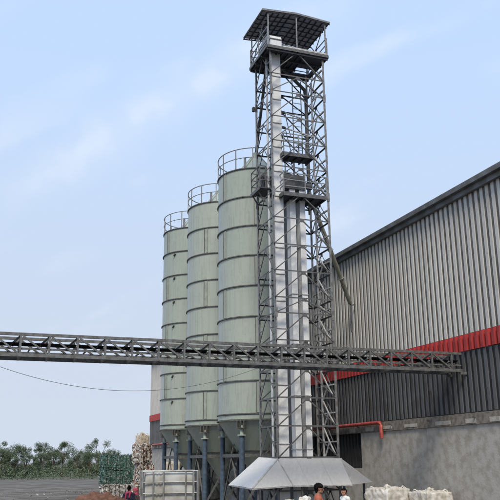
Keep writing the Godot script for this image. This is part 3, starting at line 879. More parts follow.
# ---------------------------------------------------------------- loose things
func soft_box(sz: Vector3, n: int, puff: float, rough_: float, sd: float, flatc := false, cols: Array = []) -> ArrayMesh:
	# a subdivided box with rounded, sagging faces; base on y = 0
	var st := SurfaceTool.new()
	st.begin(Mesh.PRIMITIVE_TRIANGLES)
	var dirs := [[Vector3.RIGHT, Vector3.UP, Vector3.BACK], [Vector3.LEFT, Vector3.UP, Vector3.FORWARD], [Vector3.BACK, Vector3.UP, Vector3.LEFT], [Vector3.FORWARD, Vector3.UP, Vector3.RIGHT], [Vector3.UP, Vector3.RIGHT, Vector3.FORWARD], [Vector3.DOWN, Vector3.RIGHT, Vector3.BACK]]
	for d in dirs:
		for i in n:
			for j in n:
				var q: Array = []
				for e in [[0, 0], [1, 0], [1, 1], [0, 1]]:
					var u: float = 2.0 * (i + e[0]) / n - 1.0
					var v: float = 2.0 * (j + e[1]) / n - 1.0
					var p: Vector3 = d[0] + d[1] * v + d[2] * u
					var rnd := p.normalized() * 1.35
					p = p.lerp(rnd, puff)
					var w: Vector3 = p * 1.7 + Vector3(sd, sd * 0.7, -sd)
					var dis := noise.get_noise_3dv(w * 70.0) * rough_ + noise.get_noise_3dv(w * 190.0) * rough_ * 0.6
					p *= 1.0 + dis
					q.append(Vector3(p.x * sz.x / 2.0, maxf((p.y + 1.0) * sz.y / 2.0, 0.0), p.z * sz.z / 2.0))
				if flatc:
					st.set_smooth_group(-1)
					st.set_color(cols[rng.randi() % cols.size()] * rng.randf_range(0.7, 1.15))
				else:
					st.set_smooth_group(0)
				quad(st, q[0], q[1], q[2], q[3])
	st.generate_normals()
	return st.commit()

func scrap_bale(pos: Vector3, sz: Vector3, cols: Array, label: String, group: String, turn := 0.0) -> void:
	var t := thing("scrap_bale", label, "bale", pos, turn, group)
	part(t, "packed_scrap", soft_box(sz, 14, 0.10, 0.10, pos.x * 3.1 + pos.y + pos.z, true, cols), M.scrap)
	var st := SurfaceTool.new()          # loose flaps sticking out of the bale
	st.begin(Mesh.PRIMITIVE_TRIANGLES)
	st.set_smooth_group(-1)
	for k in 130:
		var a := rng.randf() * TAU
		var p := Vector3(cos(a), rng.randf() * 1.0, sin(a))
		var m := maxf(absf(p.x), absf(p.z))
		p = Vector3(p.x / m * sz.x * 0.5, p.y * sz.y, p.z / m * sz.z * 0.5)
		if rng.randf() < 0.2:
			p = Vector3(rng.randf_range(-0.5, 0.5) * sz.x, sz.y, rng.randf_range(-0.5, 0.5) * sz.z)
		var u := Vector3(rng.randf_range(-1, 1), rng.randf_range(-1, 1), rng.randf_range(-1, 1)).normalized() * rng.randf_range(0.05, 0.13)
		var v := Vector3(rng.randf_range(-1, 1), rng.randf_range(-1, 1), rng.randf_range(-1, 1)).normalized() * rng.randf_range(0.04, 0.10)
		st.set_color(cols[rng.randi() % cols.size()])
		quad(st, p - u - v, p + u - v, p + u * 0.8 + v, p - u + v)
	st.generate_normals()
	var fl := part(t, "loose_flaps", st.commit(), M.scrap)
	fl.set_meta("kind", "stuff")
	for x in [-0.3, 0.0, 0.3]:
		bar(t, "strap", Vector3(x * sz.x, 0.05, sz.z * 0.5 + 0.03), Vector3(x * sz.x, sz.y * 0.96, sz.z * 0.5 + 0.03), 0.01, 0.03, M.black)

func bulk_bag(pos: Vector3, sz: Vector3, label: String, m: Material, turn := 0.0, group := "", sd := 0.0) -> void:
	var t := thing("bulk_bag", label, "bag", pos, turn, group)
	part(t, "woven_sack", soft_box(sz, 22, 0.16, 0.09, sd + pos.x), m)
	for sx in [-1.0, 1.0]:
		for sz2 in [-1.0, 1.0]:
			var p := Vector3(sx * sz.x * 0.36, sz.y * 0.92, sz2 * sz.z * 0.36)
			tube(t, "lifting_loop", [p, p + Vector3(sx * 0.04, 0.13, 0.0), p + Vector3(sx * 0.02 - 0.03, 0.19, -sz2 * 0.07), p + Vector3(-sx * 0.08, 0.12, -sz2 * 0.12), p + Vector3(-sx * 0.10, -0.02, -sz2 * 0.13)], 0.022, M.bag_loop, 6)
	var neck: Array = []
	for k in 7:
		neck.append(Vector3(0.05 * sin(k * 1.1), sz.y * 0.95 + k * 0.028, 0.04 * cos(k * 0.9)))
	tube(t, "tied_neck", neck, 0.17, m, 12, 0.07)

func build_tote(pos: Vector3, turn: float, label: String) -> void:
	var t := thing("caged_tote_tank", label, "tank", pos, turn, "two stacked tote tanks")
	var w := 1.06
	var d := 1.16
	# pallet
	for x in [-0.45, 0.0, 0.45]:
		for z in [-0.5, 0.0, 0.5]:
			boxm(t, "pallet_block", Vector3(x - 0.06, 0.0, z - 0.06), Vector3(x + 0.06, 0.1, z + 0.06), M.pallet)
	for k in 6:
		var z := lerpf(-0.5, 0.5, k / 5.0)
		boxm(t, "pallet_plank", Vector3(-w / 2, 0.1, z - 0.06), Vector3(w / 2, 0.122, z + 0.06), M.pallet)
	# blow-moulded bottle: rounded box with vertical swage grooves
	var st := SurfaceTool.new()
	st.begin(Mesh.PRIMITIVE_TRIANGLES)
	var out: Array = []
	var hw := w / 2 - 0.035
	var hd := d / 2 - 0.035
	for side in 4:
		var n := 30
		for k in n:
			var u := lerpf(-1.0, 1.0, (k + 0.5) / n)
			var g := 0.0
			for c in [-0.86, -0.74, -0.62, -0.5, -0.36]:
				g += 0.018 * exp(-pow((u - c) / 0.028, 2.0))
			var edge := pow(absf(u), 14.0) * 0.05
			var q := g + edge
			match side:
				0: out.append(Vector2(u * hw, hd - q))
				1: out.append(Vector2(hw - q, -u * hd))
				2: out.append(Vector2(-u * hw, -hd + q))
				3: out.append(Vector2(-hw + q, u * hd))
	var lv := [[0.125, 0.90], [0.16, 0.99], [0.5, 1.0], [0.56, 0.985], [0.6, 1.0], [1.04, 1.0], [1.10, 0.993], [1.128, 0.97], [1.136, 0.6], [1.137, 0.0]]
	for j in lv.size() - 1:
		st.set_smooth_group(0)
		for k in out.size():
			var p: Vector2 = out[k]
			var q: Vector2 = out[(k + 1) % out.size()]
			var a: Array = lv[j]
			var b: Array = lv[j + 1]
			quad(st, Vector3(p.x * a[1], a[0], p.y * a[1]), Vector3(q.x * a[1], a[0], q.y * a[1]), Vector3(q.x * b[1], b[0], q.y * b[1]), Vector3(p.x * b[1], b[0], p.y * b[1]))
	st.generate_normals()
	part(t, "plastic_bottle", st.commit(), M.plastic)
	part(t, "lid", lathe([Vector2(0.12, 1.13), Vector2(0.12, 1.155), Vector2(0.0, 1.158)], 0, TAU, 20), M.black)
	for y in [0.16, 0.36, 0.56, 0.755, 0.955, 1.152]:
		for e in [[Vector3(-w / 2, y, d / 2), Vector3(w / 2, y, d / 2)], [Vector3(w / 2, y, -d / 2), Vector3(w / 2, y, d / 2)], [Vector3(-w / 2, y, -d / 2), Vector3(w / 2, y, -d / 2)], [Vector3(-w / 2, y, -d / 2), Vector3(-w / 2, y, d / 2)]]:
			tube(t, "cage_tube", [e[0], e[1]], 0.014, M.cage, 8)
	for u in [-0.985, -0.60, -0.235, 0.0, 0.56, 0.83, 0.985]:
		for s in [1.0, -1.0]:
			if u != 0.0:
				tube(t, "cage_upright", [Vector3(u * w / 2, 0.12, s * (d / 2 + 0.016)), Vector3(u * w / 2, 1.155, s * (d / 2 + 0.016))], 0.015, M.cage, 8)
			tube(t, "cage_upright", [Vector3(s * (w / 2 + 0.016), 0.12, u * d / 2), Vector3(s * (w / 2 + 0.016), 1.155, u * d / 2)], 0.015, M.cage, 8)

# ---------------------------------------------------------------- people
var net_st: SurfaceTool
func surface_net(st: SurfaceTool, bones: Array, cell: float, k: float, colour: Callable, fold := 0.0) -> void:
	var lo := Vector3.ONE * 1e9
	var hi := -Vector3.ONE * 1e9
	for b in bones:
		var r: float = maxf(b[2], b[3])
		for p in [b[0], b[1]]:
			lo = lo.min(p - Vector3.ONE * r)
			hi = hi.max(p + Vector3.ONE * r)
	lo -= Vector3.ONE * cell * 3.0
	hi += Vector3.ONE * cell * 3.0
	var nx := int((hi.x - lo.x) / cell) + 2
	var ny := int((hi.y - lo.y) / cell) + 2
	var nz := int((hi.z - lo.z) / cell) + 2
	var f := PackedFloat32Array()
	f.resize(nx * ny * nz)
	f.fill(1.0)
	for b in bones:
		var r: float = maxf(b[2], b[3]) + k + cell * 2.0
		var bl: Vector3 = b[0].min(b[1]) - Vector3.ONE * r
		var bh: Vector3 = b[0].max(b[1]) + Vector3.ONE * r
		var i0 := maxi(0, int((bl.x - lo.x) / cell))
		var j0 := maxi(0, int((bl.y - lo.y) / cell))
		var k0 := maxi(0, int((bl.z - lo.z) / cell))
		var i1 := mini(nx - 1, int((bh.x - lo.x) / cell) + 1)
		var j1 := mini(ny - 1, int((bh.y - lo.y) / cell) + 1)
		var k1 := mini(nz - 1, int((bh.z - lo.z) / cell) + 1)
		var a: Vector3 = b[0]
		var ab: Vector3 = b[1] - b[0]
		var l2 := maxf(ab.length_squared(), 1e-9)
		var ra: float = b[2]
		var dr: float = b[3] - b[2]
		for j in range(j0, j1 + 1):
			for kk in range(k0, k1 + 1):
				var row := (j * nz + kk) * nx
				for i in range(i0, i1 + 1):
					var p := lo + Vector3(i, j, kk) * cell
					var t := clampf((p - a).dot(ab) / l2, 0.0, 1.0)
					var d := p.distance_to(a + ab * t) - (ra + dr * t)
					var o := f[row + i]
					var h := maxf(k - absf(o - d), 0.0) / k
					f[row + i] = minf(o, d) - h * h * k * 0.25
	if fold > 0.0:
		for q in f.size():
			if f[q] < 0.06 and f[q] > -0.06:
				var pq := lo + Vector3(q % nx, q / (nx * nz), (q / nx) % nz) * cell
				f[q] += noise.get_noise_3d(pq.x * 900.0, pq.y * 420.0, pq.z * 900.0) * fold
	var idx := {}
	var verts: Array = []
	for j in ny - 1:
		for kk in nz - 1:
			for i in nx - 1:
				var base := (j * nz + kk) * nx + i
				var neg := 0
				var vs := [f[base], f[base + 1], f[base + nx], f[base + nx + 1], f[base + nx * nz], f[base + nx * nz + 1], f[base + nx * nz + nx], f[base + nx * nz + nx + 1]]
				for v in vs:
					if v < 0.0:
						neg += 1
				if neg == 0 or neg == 8:
					continue
				var s := Vector3.ZERO
				var cnt := 0
				for e in [[0, 1], [2, 3], [4, 5], [6, 7], [0, 2], [1, 3], [4, 6], [5, 7], [0, 4], [1, 5], [2, 6], [3, 7]]:
					var va: float = vs[e[0]]
					var vb: float = vs[e[1]]
					if (va < 0.0) != (vb < 0.0):
						var t := va / (va - vb)
						var pa := Vector3(e[0] & 1, e[0] >> 2, (e[0] >> 1) & 1)
						var pb := Vector3(e[1] & 1, e[1] >> 2, (e[1] >> 1) & 1)
						s += pa.lerp(pb, t)
						cnt += 1
				idx[base] = verts.size()
				verts.append(lo + (Vector3(i, j, kk) + s / cnt) * cell)
	st.set_smooth_group(0)
	var emit := func(q: Array, flip: bool) -> void:
		var order := [0, 1, 2, 0, 2, 3] if not flip else [0, 2, 1, 0, 3, 2]
		for o in order:
			var v: Vector3 = verts[idx[q[o]]]
			st.set_color(colour.call(v))
			st.add_vertex(v)
	for base in idx.keys():
		var i: int = base % nx
		var kk: int = (base / nx) % nz
		var j: int = base / (nx * nz)
		var o := f[base] < 0.0
		if j > 0 and kk > 0 and (f[base + 1] < 0.0) != o:
			var q := [base, base - nx, base - nx - nx * nz, base - nx * nz]
			if idx.has(q[1]) and idx.has(q[2]) and idx.has(q[3]):
				emit.call(q, not o)
		if i > 0 and kk > 0 and (f[base + nx * nz] < 0.0) != o:
			var q := [base, base - 1, base - 1 - nx, base - nx]
			if idx.has(q[1]) and idx.has(q[2]) and idx.has(q[3]):
				emit.call(q, not o)
		if i > 0 and j > 0 and (f[base + nx] < 0.0) != o:
			var q := [base, base - nx * nz, base - 1 - nx * nz, base - 1]
			if idx.has(q[1]) and idx.has(q[2]) and idx.has(q[3]):
				emit.call(q, not o)

func build_person(pos: Vector3, turn: float, height: float, label: String, shirt: Color, trousers: Color, skin: Color, hair_kind: int, pose: int) -> void:
	var t := thing("person", label, "person", pos, turn)
	var s := height / 1.70
	var J := func(x: float, y: float, z: float) -> Vector3: return Vector3(x, y, z) * s
	# bones: [a, b, ra, rb]; the figure faces +z
	var bones: Array = []
	var add := func(a: Vector3, b: Vector3, ra: float, rb: float) -> void: bones.append([a, b, ra * s, rb * s])
	add.call(J.call(-0.07, 0.95, 0), J.call(0.07, 0.95, 0), 0.125, 0.125)
	add.call(J.call(0, 0.98, 0), J.call(0, 1.18, 0.01), 0.135, 0.130)
	add.call(J.call(-0.07, 1.22, 0.0), J.call(0.07, 1.22, 0.0), 0.125, 0.125)
	add.call(J.call(-0.15, 1.385, -0.01), J.call(0.15, 1.385, -0.01), 0.068, 0.068)
	add.call(J.call(0, 1.30, 0.0), J.call(0, 1.40, -0.01), 0.13, 0.09)
	add.call(J.call(0, 1.40, -0.01), J.call(0, 1.50, 0.015), 0.062, 0.056)
	for sd in [-1.0, 1.0]:
		add.call(J.call(sd * 0.09, 0.92, 0), J.call(sd * 0.10, 0.50, 0.02), 0.095, 0.062)
		add.call(J.call(sd * 0.10, 0.50, 0.02), J.call(sd * 0.105, 0.10, -0.02), 0.062, 0.045)
		add.call(J.call(sd * 0.105, 0.055, -0.05), J.call(sd * 0.12, 0.04, 0.14), 0.048, 0.036)
	var elb: Array = []
	var wri: Array = []
	for sd in [-1.0, 1.0]:
		var e: Vector3 = J.call(sd * 0.25, 1.12, -0.03)
		var w: Vector3 = J.call(sd * 0.22, 0.90, 0.10)
		if pose == 1:
			w = J.call(sd * 0.14, 1.05, 0.22)
		elb.append(e)
		wri.append(w)
		add.call(J.call(sd * 0.185, 1.375, -0.01), e, 0.058, 0.046)
		add.call(e, w, 0.044, 0.031)
	var cuff_y := 1.16 * s
	var st := SurfaceTool.new()
	st.begin(Mesh.PRIMITIVE_TRIANGLES)
	var body_col := func(v: Vector3) -> Color:
		var y := v.y / s
		var x := absf(v.x) / s
		if y < 0.085:
			return Color(0.05, 0.04, 0.035)
		if y < 0.90 and x < 0.20 and v.z / s < 0.085:
			return trousers
		if x > 0.19 and v.y < cuff_y or (pose == 1 and v.z / s > 0.15 and y < 1.14):
			return skin
		if y > 1.462 and x < 0.075:
			return skin
		return shirt
	surface_net(st, bones, 0.016, 0.05 * s, body_col, 0.014)
	# hands: palm, four fingers of unequal length and a thumb off its side, slightly curled
	for h in 2:
		var sd := -1.0 if h == 0 else 1.0
		var w: Vector3 = wri[h]
		var dir: Vector3 = (w - elb[h]).normalized()
		var side := Vector3(0, 0, 1)
		side = (side - dir * dir.dot(side)).normalized()
		var inn := dir.cross(side) * sd
		if inn.x * sd > 0.0:
			inn = -inn
		var hb: Array = []
		var k1 := w + dir * 0.075 * s
		for q in [-1.0, 0.0, 1.0]:
			hb.append([w + side * q * 0.012 * s, k1 + side * q * 0.026 * s, 0.018 * s, 0.014 * s])
		var lens := [0.062, 0.076, 0.080, 0.070]
		for q in 4:
			var off: float = -0.033 + q * 0.022
			var a := k1 + side * off * s
			var b: Vector3 = a + (dir * 0.8 + inn * 0.35).normalized() * lens[q] * 0.55 * s
			var c: Vector3 = b + (dir * 0.45 + inn * 0.8).normalized() * lens[q] * 0.5 * s
			hb.append([a, b, 0.0095 * s, 0.0085 * s])
			hb.append([b, c, 0.0085 * s, 0.007 * s])
		var ta := w + dir * 0.025 * s + side * 0.022 * s
		var tb := ta + (dir * 0.6 + side * 0.6 + inn * 0.4).normalized() * 0.04 * s
		hb.append([ta, tb, 0.013 * s, 0.011 * s])
		hb.append([tb, tb + (dir * 0.85 + inn * 0.4).normalized() * 0.03 * s, 0.0105 * s, 0.009 * s])
		surface_net(st, hb, 0.0055, 0.008 * s, func(_v: Vector3) -> Color: return skin)
	# head with jaw, nose, brow, ears
	var hc: Vector3 = J.call(0, 1.595, 0.03)
	var H := func(x: float, y: float, z: float) -> Vector3: return hc + Vector3(x, y, z) * s
	var hd: Array = []
	hd.append([H.call(0, 0.025, -0.02), H.call(0, 0.02, 0.01), 0.078 * s, 0.074 * s])
	hd.append([H.call(0, 0.0, 0.02), H.call(0, -0.075, 0.045), 0.062 * s, 0.038 * s])
	hd.append([H.call(-0.03, -0.06, 0.01), H.call(0.03, -0.06, 0.01), 0.042 * s, 0.042 * s])
	hd.append([H.call(0, -0.07, -0.02), H.call(0, -0.14, -0.03), 0.052 * s, 0.056 * s])
	hd.append([H.call(0, 0.012, 0.085), H.call(0, -0.028, 0.105), 0.009 * s, 0.014 * s])
	hd.append([H.call(-0.032, 0.022, 0.075), H.call(0.032, 0.022, 0.075), 0.012 * s, 0.012 * s])
	hd.append([H.call(-0.018, -0.056, 0.080), H.call(0.018, -0.056, 0.080), 0.008 * s, 0.008 * s])
	for sd in [-1.0, 1.0]:
		hd.append([H.call(sd * 0.077, 0.018, -0.012), H.call(sd * 0.073, -0.025, -0.004), 0.014 * s, 0.010 * s])
	var mouth: Vector3 = H.call(0, -0.058, 0.088)
	surface_net(st, hd, 0.008, 0.016 * s, func(v: Vector3) -> Color:
		if absf(v.y - mouth.y) < 0.007 * s and absf(v.x) < 0.024 * s and v.z > mouth.z - 0.02:
			return skin * Color(0.8, 0.5, 0.5)
		return skin)
	st.generate_normals()
	var body := part(t, "body", st.commit(), M.body)
	for sd in [-1.0, 1.0]:
		var em := SphereMesh.new()
		em.radius = 0.0115 * s
		em.height = 0.02 * s
		em.radial_segments = 10
		em.rings = 6
		part(body, "eye", em, M.eye, Transform3D(Basis.IDENTITY, H.call(sd * 0.031, 0.003, 0.078)))
	# hair or head cloth
	var hs := SurfaceTool.new()
	hs.begin(Mesh.PRIMITIVE_TRIANGLES)
	var hb2: Array = []
	if hair_kind == 0:                # full thick hair
		hb2.append([H.call(0, 0.05, -0.04), H.call(0, 0.062, 0.02), 0.092 * s, 0.078 * s])
		hb2.append([H.call(0, 0.02, -0.05), H.call(0, -0.05, -0.055), 0.078 * s, 0.05 * s])
		for k in 46:
			var a := rng.randf() * TAU
			var e := rng.randf_range(-0.1, 1.4)
			if sin(a) > 0.3 and e < 0.5:
				e += 0.6
			var d := Vector3(cos(a) * cos(e), sin(e), sin(a) * cos(e))
			var c: Vector3 = H.call(0, 0.05, -0.02) + d * 0.075 * s
			hb2.append([c, c + d * 0.02 * s, 0.022 * s, 0.012 * s])
	elif hair_kind == 1:              # short hair
		hb2.append([H.call(0, 0.045, -0.03), H.call(0, 0.05, 0.012), 0.079 * s, 0.068 * s])
		hb2.append([H.call(0, 0.01, -0.045), H.call(0, -0.055, -0.045), 0.073 * s, 0.048 * s])
		for k in 20:
			var a := rng.randf() * TAU
			var e := rng.randf_range(0.2, 1.4)
			var d := Vector3(cos(a) * cos(e), sin(e), sin(a) * cos(e))
			var c: Vector3 = H.call(0, 0.045, -0.02) + d * 0.073 * s
			hb2.append([c, c + d * 0.008 * s, 0.014 * s, 0.010 * s])
	else:                             # dark hair drawn back with a bun
		hb2.append([H.call(0, 0.04, -0.03), H.call(0, 0.045, 0.012), 0.080 * s, 0.068 * s])
		hb2.append([H.call(0, -0.02, -0.09), H.call(0, -0.03, -0.115), 0.045 * s, 0.035 * s])
	surface_net(hs, hb2, 0.008, 0.012, func(_v: Vector3) -> Color: return Color.WHITE)
	hs.generate_normals()
	part(t, "hair", hs.commit(), M.hair)
	if hair_kind >= 2:                # scarf round neck and shoulders
		var ss := SurfaceTool.new()
		ss.begin(Mesh.PRIMITIVE_TRIANGLES)
		var sb: Array = []
		for k in 10:
			var a := TAU * k / 10.0
			var b := TAU * (k + 1) / 10.0
			sb.append([J.call(cos(a) * 0.10, 1.45 + 0.02 * sin(a * 2.0), sin(a) * 0.09), J.call(cos(b) * 0.10, 1.45 + 0.02 * sin(b * 2.0), sin(b) * 0.09), 0.036 * s, 0.036 * s])
		sb.append([J.call(0.08, 1.43, -0.10), J.call(0.10, 1.22, -0.145), 0.035 * s, 0.03 * s])
		sb.append([J.call(-0.08, 1.43, -0.10), J.call(-0.06, 1.28, -0.15), 0.035 * s, 0.03 * s])
		if hair_kind == 3:            # cloth over the head as well
			sb.append([H.call(0, 0.05, -0.04), H.call(0, 0.055, 0.01), 0.088 * s, 0.076 * s])
			sb.append([H.call(0, 0.0, -0.06), H.call(0, -0.12, -0.06), 0.085 * s, 0.075 * s])
		surface_net(ss, sb, 0.012, 0.02, func(_v: Vector3) -> Color: return Color.WHITE)
		ss.generate_normals()
		part(t, "scarf", ss.commit(), M.scarf)

# ---------------------------------------------------------------- trees far off
func build_tree(pos: Vector3, h: float, label: String) -> void:
	var t := thing("tree", label, "tree", pos, rng.randf() * TAU, "trees beyond the yard")
	var lean := Vector3(rng.randf_range(-0.3, 0.3), 0, rng.randf_range(-0.3, 0.3))
	tube(t, "trunk", [Vector3.ZERO, lean * 0.5 + Vector3(0, h * 0.3, 0), lean + Vector3(0, h * 0.65, 0)], h * 0.03, M.bark, 8, h * 0.012)
	var st := SurfaceTool.new()
	st.begin(Mesh.PRIMITIVE_TRIANGLES)
	st.set_smooth_group(-1)
	for k in 34:
		var y := rng.randf_range(0.10, 0.93) * h
		var a := rng.randf() * TAU
		var r := sqrt(rng.randf()) * h * 0.52 * sqrt(maxf(0.05, 1.0 - pow(y / h * 1.02, 2.0)))
		var c := lean * (y / h) + Vector3(cos(a) * r, y, sin(a) * r)
		var size := h * rng.randf_range(0.07, 0.15)
		if k % 3 == 0:
			tube(t, "limb", [lean * 0.4 + Vector3(0, y * 0.45, 0), c], h * 0.012, M.bark, 5, h * 0.004)
		for m in 330:
			var d := Vector3(rng.randfn(), rng.randfn() * 0.8, rng.randfn()).normalized() * pow(rng.randf(), 0.45) * size
			var p := c + d
			var u := Vector3(rng.randf_range(-1, 1), rng.randf_range(-0.6, 0.6), rng.randf_range(-1, 1)).normalized() * h * 0.013
			var v := Vector3(rng.randf_range(-1, 1), rng.randf_range(-1, 1), rng.randf_range(-1, 1)).normalized() * h * 0.009
			quad(st, p - u, p + v, p + u, p - v)
	st.generate_normals()
	part(t, "crown", st.commit(), M.leaf)

# ---------------------------------------------------------------- scene
func _ready() -> void:
	rng.seed = 77
	noise.seed = 5
	noise.frequency = 0.01
	unit_box = BoxMesh.new()
	# camera
	var cam := Camera3D.new()
	cam.name = "camera"
	cam.fov = 36.95
	cam.near = 0.1
	cam.far = 3000.0
	add_child(cam)
	cam.transform = Transform3D(Basis(CAM_X, CAM_Y, CAM_Z).orthonormalized(), Vector3(0, HC, 0))
	cam.current = true
	# sky and sun
	make_sky()
	var sun := DirectionalLight3D.new()
	sun.name = "sun"
	sun.light_energy = 1.0
	sun.light_color = Color(1.0, 0.955, 0.88)
	sun.light_angular_distance = 18.0
	sun.shadow_enabled = true
	add_child(sun)
	var saz := deg_to_rad(22.0)          # measured from +z, to the left
	var sel := deg_to_rad(48.0)
	var towards := Vector3(-sin(saz) * cos(sel), sin(sel), cos(saz) * cos(sel))
	sun.look_at_from_position(towards * 50.0, Vector3.ZERO, Vector3.UP)
	make_materials()
	print("materials ", Time.get_ticks_msec())
	# setting
	var g := MeshInstance3D.new()
	g.name = "ground"
	var pm := PlaneMesh.new()
	pm.size = Vector2(2400, 2400)
	g.mesh = pm
	g.material_override = M.ground
	g.set_meta("kind", "structure")
	add_child(g)
	build_warehouse()
	build_silo(Vector3(13.103, 0, -34.461), "pale grey-green steel silo on blue legs, directly behind the lattice tower", 37.0, 89.0, 1, false)
	build_silo(Vector3(12.961, 0, -39.806), "pale grey-green steel silo on blue legs, middle one of the row of three", 63.0, 140.0, 0, false)
	build_silo(Vector3(12.778, 0, -44.972), "pale grey-green steel silo with small lugs, farthest of the row from the lattice tower", 34.0, 120.0, 1, true)
	build_tower()
	build_elevators()
	build_canopy()
	build_conveyor()
	build_cable()
	print("structures ", Time.get_ticks_msec())
	# stacked tote tanks
	var pt := (at(142.5, 471.5, 14.22) + at(199.5, 469.7, 14.38)) / 2.0
	var dv := at(199.5, 469.7, 14.38) - at(142.5, 471.5, 14.22)
	var ta := atan2(-dv.z, dv.x)
	var back := Vector3(-sin(ta), 0, -cos(ta)) * 0.6
	build_tote(Vector3(pt.x, 0, pt.z) + back, ta, "white plastic tote tank in a grey tube cage, bottom of the stack of two")
	build_tote(Vector3(pt.x, 1.162, pt.z) + back, ta, "white plastic tote tank in a grey tube cage, on top of the stack of two")
	# people
	var p := at(318.5, 484.0, 20.0)
	build_person(Vector3(p.x, 0, p.z), atan2(0.9, 0.35), p.y - 0.02, "person in a rust-orange shirt with thick dark hair, turned sideways before the canopy", Color(0.36, 0.105, 0.06), Color(0.05, 0.05, 0.07), Color(0.22, 0.11, 0.07), 0, 0)
	p = at(345.0, 488.5, 24.0)
	build_person(Vector3(p.x, 0, p.z), atan2(-0.95, 0.2), p.y - 0.01, "person in a white shirt with short dark hair, beside the bulk bag", Color(0.62, 0.64, 0.63), Color(0.08, 0.08, 0.09), Color(0.30, 0.15, 0.10), 1, 1)
	p = at(130.0, 485.5, 28.0)
	build_person(Vector3(p.x, 0, p.z), atan2(0.5, -0.9), p.y - 0.02, "person in dark navy clothes with a pink scarf round the neck, seen from behind", Color(0.012, 0.015, 0.03), Color(0.012, 0.015, 0.03), Color(0.22, 0.11, 0.07), 2, 0)
	p = at(136.3, 488.0, 29.0)
	build_person(Vector3(p.x, 0, p.z), atan2(-0.8, 0.3), p.y - 0.02, "person in brown clothes with a red scarf over the head", Color(0.05, 0.035, 0.03), Color(0.03, 0.025, 0.03), Color(0.22, 0.11, 0.07), 3, 0)
	print("people ", Time.get_ticks_msec())
	# bags before the canopy
	bulk_bag(Vector3(15.35, 0, -26.6), Vector3(1.35, 1.42, 1.2), "large creased white bulk bag standing by the concrete wall and canopy", M.bag, 0.3, "", 4.0)
	bulk_bag(Vector3(16.6, 0, -25.6), Vector3(1.2, 1.30, 1.15), "smaller white bulk bag standing close against the concrete wall", M.bag, 0.1, "", 9.0)
	var pile := at(298.0, 491.0, 21.5)
	var heap := [[-0.30, 0.0, 0.0], [0.28, 0.0, 0.05], [-0.02, 0.42, 0.0], [-0.36, 0.80, 0.02], [0.18, 0.86, 0.0], [0.10, 0.42, -0.5], [0.22, 1.17, 0.02], [-0.28, 1.10, 0.04]]
	var heights := ["at the bottom of the heap, nearer the tote tanks", "at the bottom of the heap, nearer the bulk bag", "in the middle of the heap", "in the upper layer of the heap, sagging", "in the upper layer of the heap, upright", "at the back of the heap", "crowning the heap, twisted", "crowning the heap, slumped"]
	for k in heap.size():
		var o: Array = heap[k]
		var tk := thing("crumpled_sack", "crumpled white sack %s by the canopy" % heights[k], "sack", Vector3(pile.x + o[0], o[1], pile.z + o[2]), rng.randf() * 1.2, "heap of crumpled white sacks")
		var w := 0.62 if k < 6 else 0.34
		part(tk, "woven_sack", soft_box(Vector3(w, 0.44 if k < 6 else 0.30, w * 0.8), 14, 0.4, 0.26, k * 5.3), M.bag if k % 3 != 1 else M.bag2)
	# scrap bales by the far corner of the warehouse
	var white_scrap := [Color(0.55, 0.53, 0.50), Color(0.38, 0.34, 0.30), Color(0.20, 0.14, 0.10), Color(0.06, 0.055, 0.05), Color(0.50, 0.49, 0.46), Color(0.22, 0.11, 0.08)]
	var green_scrap := [Color(0.03, 0.09, 0.07), Color(0.045, 0.12, 0.095), Color(0.02, 0.055, 0.045), Color(0.07, 0.12, 0.105), Color(0.20, 0.23, 0.22)]
	var mix_scrap := [Color(0.30, 0.28, 0.26), Color(0.42, 0.38, 0.35), Color(0.10, 0.09, 0.08), Color(0.16, 0.18, 0.17), Color(0.5, 0.48, 0.46)]
	var bw := at(143.0, 460.0, 48.0)
	for k in 3:
		scrap_bale(Vector3(bw.x + [0.0, 0.12, -0.02][k], k * 1.18, bw.z), Vector3([1.0, 0.92, 0.85][k], 1.2, 1.0), white_scrap, "bale of mixed white and brown plastic scrap, %s of the tall stack" % ["bottom", "middle", "top"][k], "tall stack of pale scrap bales", 0.2 * k)
	bulk_bag(Vector3(bw.x - 0.02, 3.52, bw.z), Vector3(0.66, 0.62, 0.6), "dirty white sack lying on top of the tall stack of scrap bales", M.bag2, 0.4, "", 2.0)
	for c in 3:
		var bg := at(129.5 - c * 10.5, 470.0, 56.0)
		for k in 2:
			scrap_bale(Vector3(bg.x, k * 1.02 + (0.9 if c < 9 else 0.0), bg.z + c * 0.1), Vector3(0.98, 1.05 - 0.1 * (c % 2), 1.0), green_scrap, "dark green scrap bale in the %s row, %s" % [["lower", "upper"][k], ["next to the pale bales", "second from the pale bales", "third from the pale bales", "fourth from the pale bales", "farthest from the pale bales"][c]], "green scrap bales", 0.1 * c)
		scrap_bale(Vector3(bg.x, 0, bg.z + c * 0.1), Vector3(1.0, 0.92, 1.05), mix_scrap, "bale of grey mixed scrap under the green bales, %s" % ["next to the pale stack", "second from the pale stack", "third from the pale stack", "fourth from the pale stack", "fifth from the pale stack"][c], "grey scrap bales under the green ones", 0.05 * c)
	# pale sacks on the ground behind the silos
	var bs := [[207.0, 50.0, 2.3, 1.3], [215.5, 52.0, 1.9, 1.2], [199.0, 47.0, 1.5, 1.0], [233.0, 47.0, 1.9, 0.9], [173.0, 58.0, 2.4, 1.4]]
	var bl := ["tall cream bulk bag behind the middle silo's legs", "cream bulk bag close to the warehouse wall behind the silos", "short white bulk bag beside the farthest silo's legs", "narrow white bulk bag behind the silo next to the tower", "tall pale bulk bag by the wall beyond the farthest silo"]
	for k in bs.size():
		var q := at(bs[k][0], 465.0, bs[k][1])
		bulk_bag(Vector3(minf(q.x, 16.6), 0, q.z), Vector3(bs[k][3], bs[k][2], bs[k][3]), bl[k], M.bag2 if k != 3 else M.bag, 0.3 * k, "", k * 3.0)
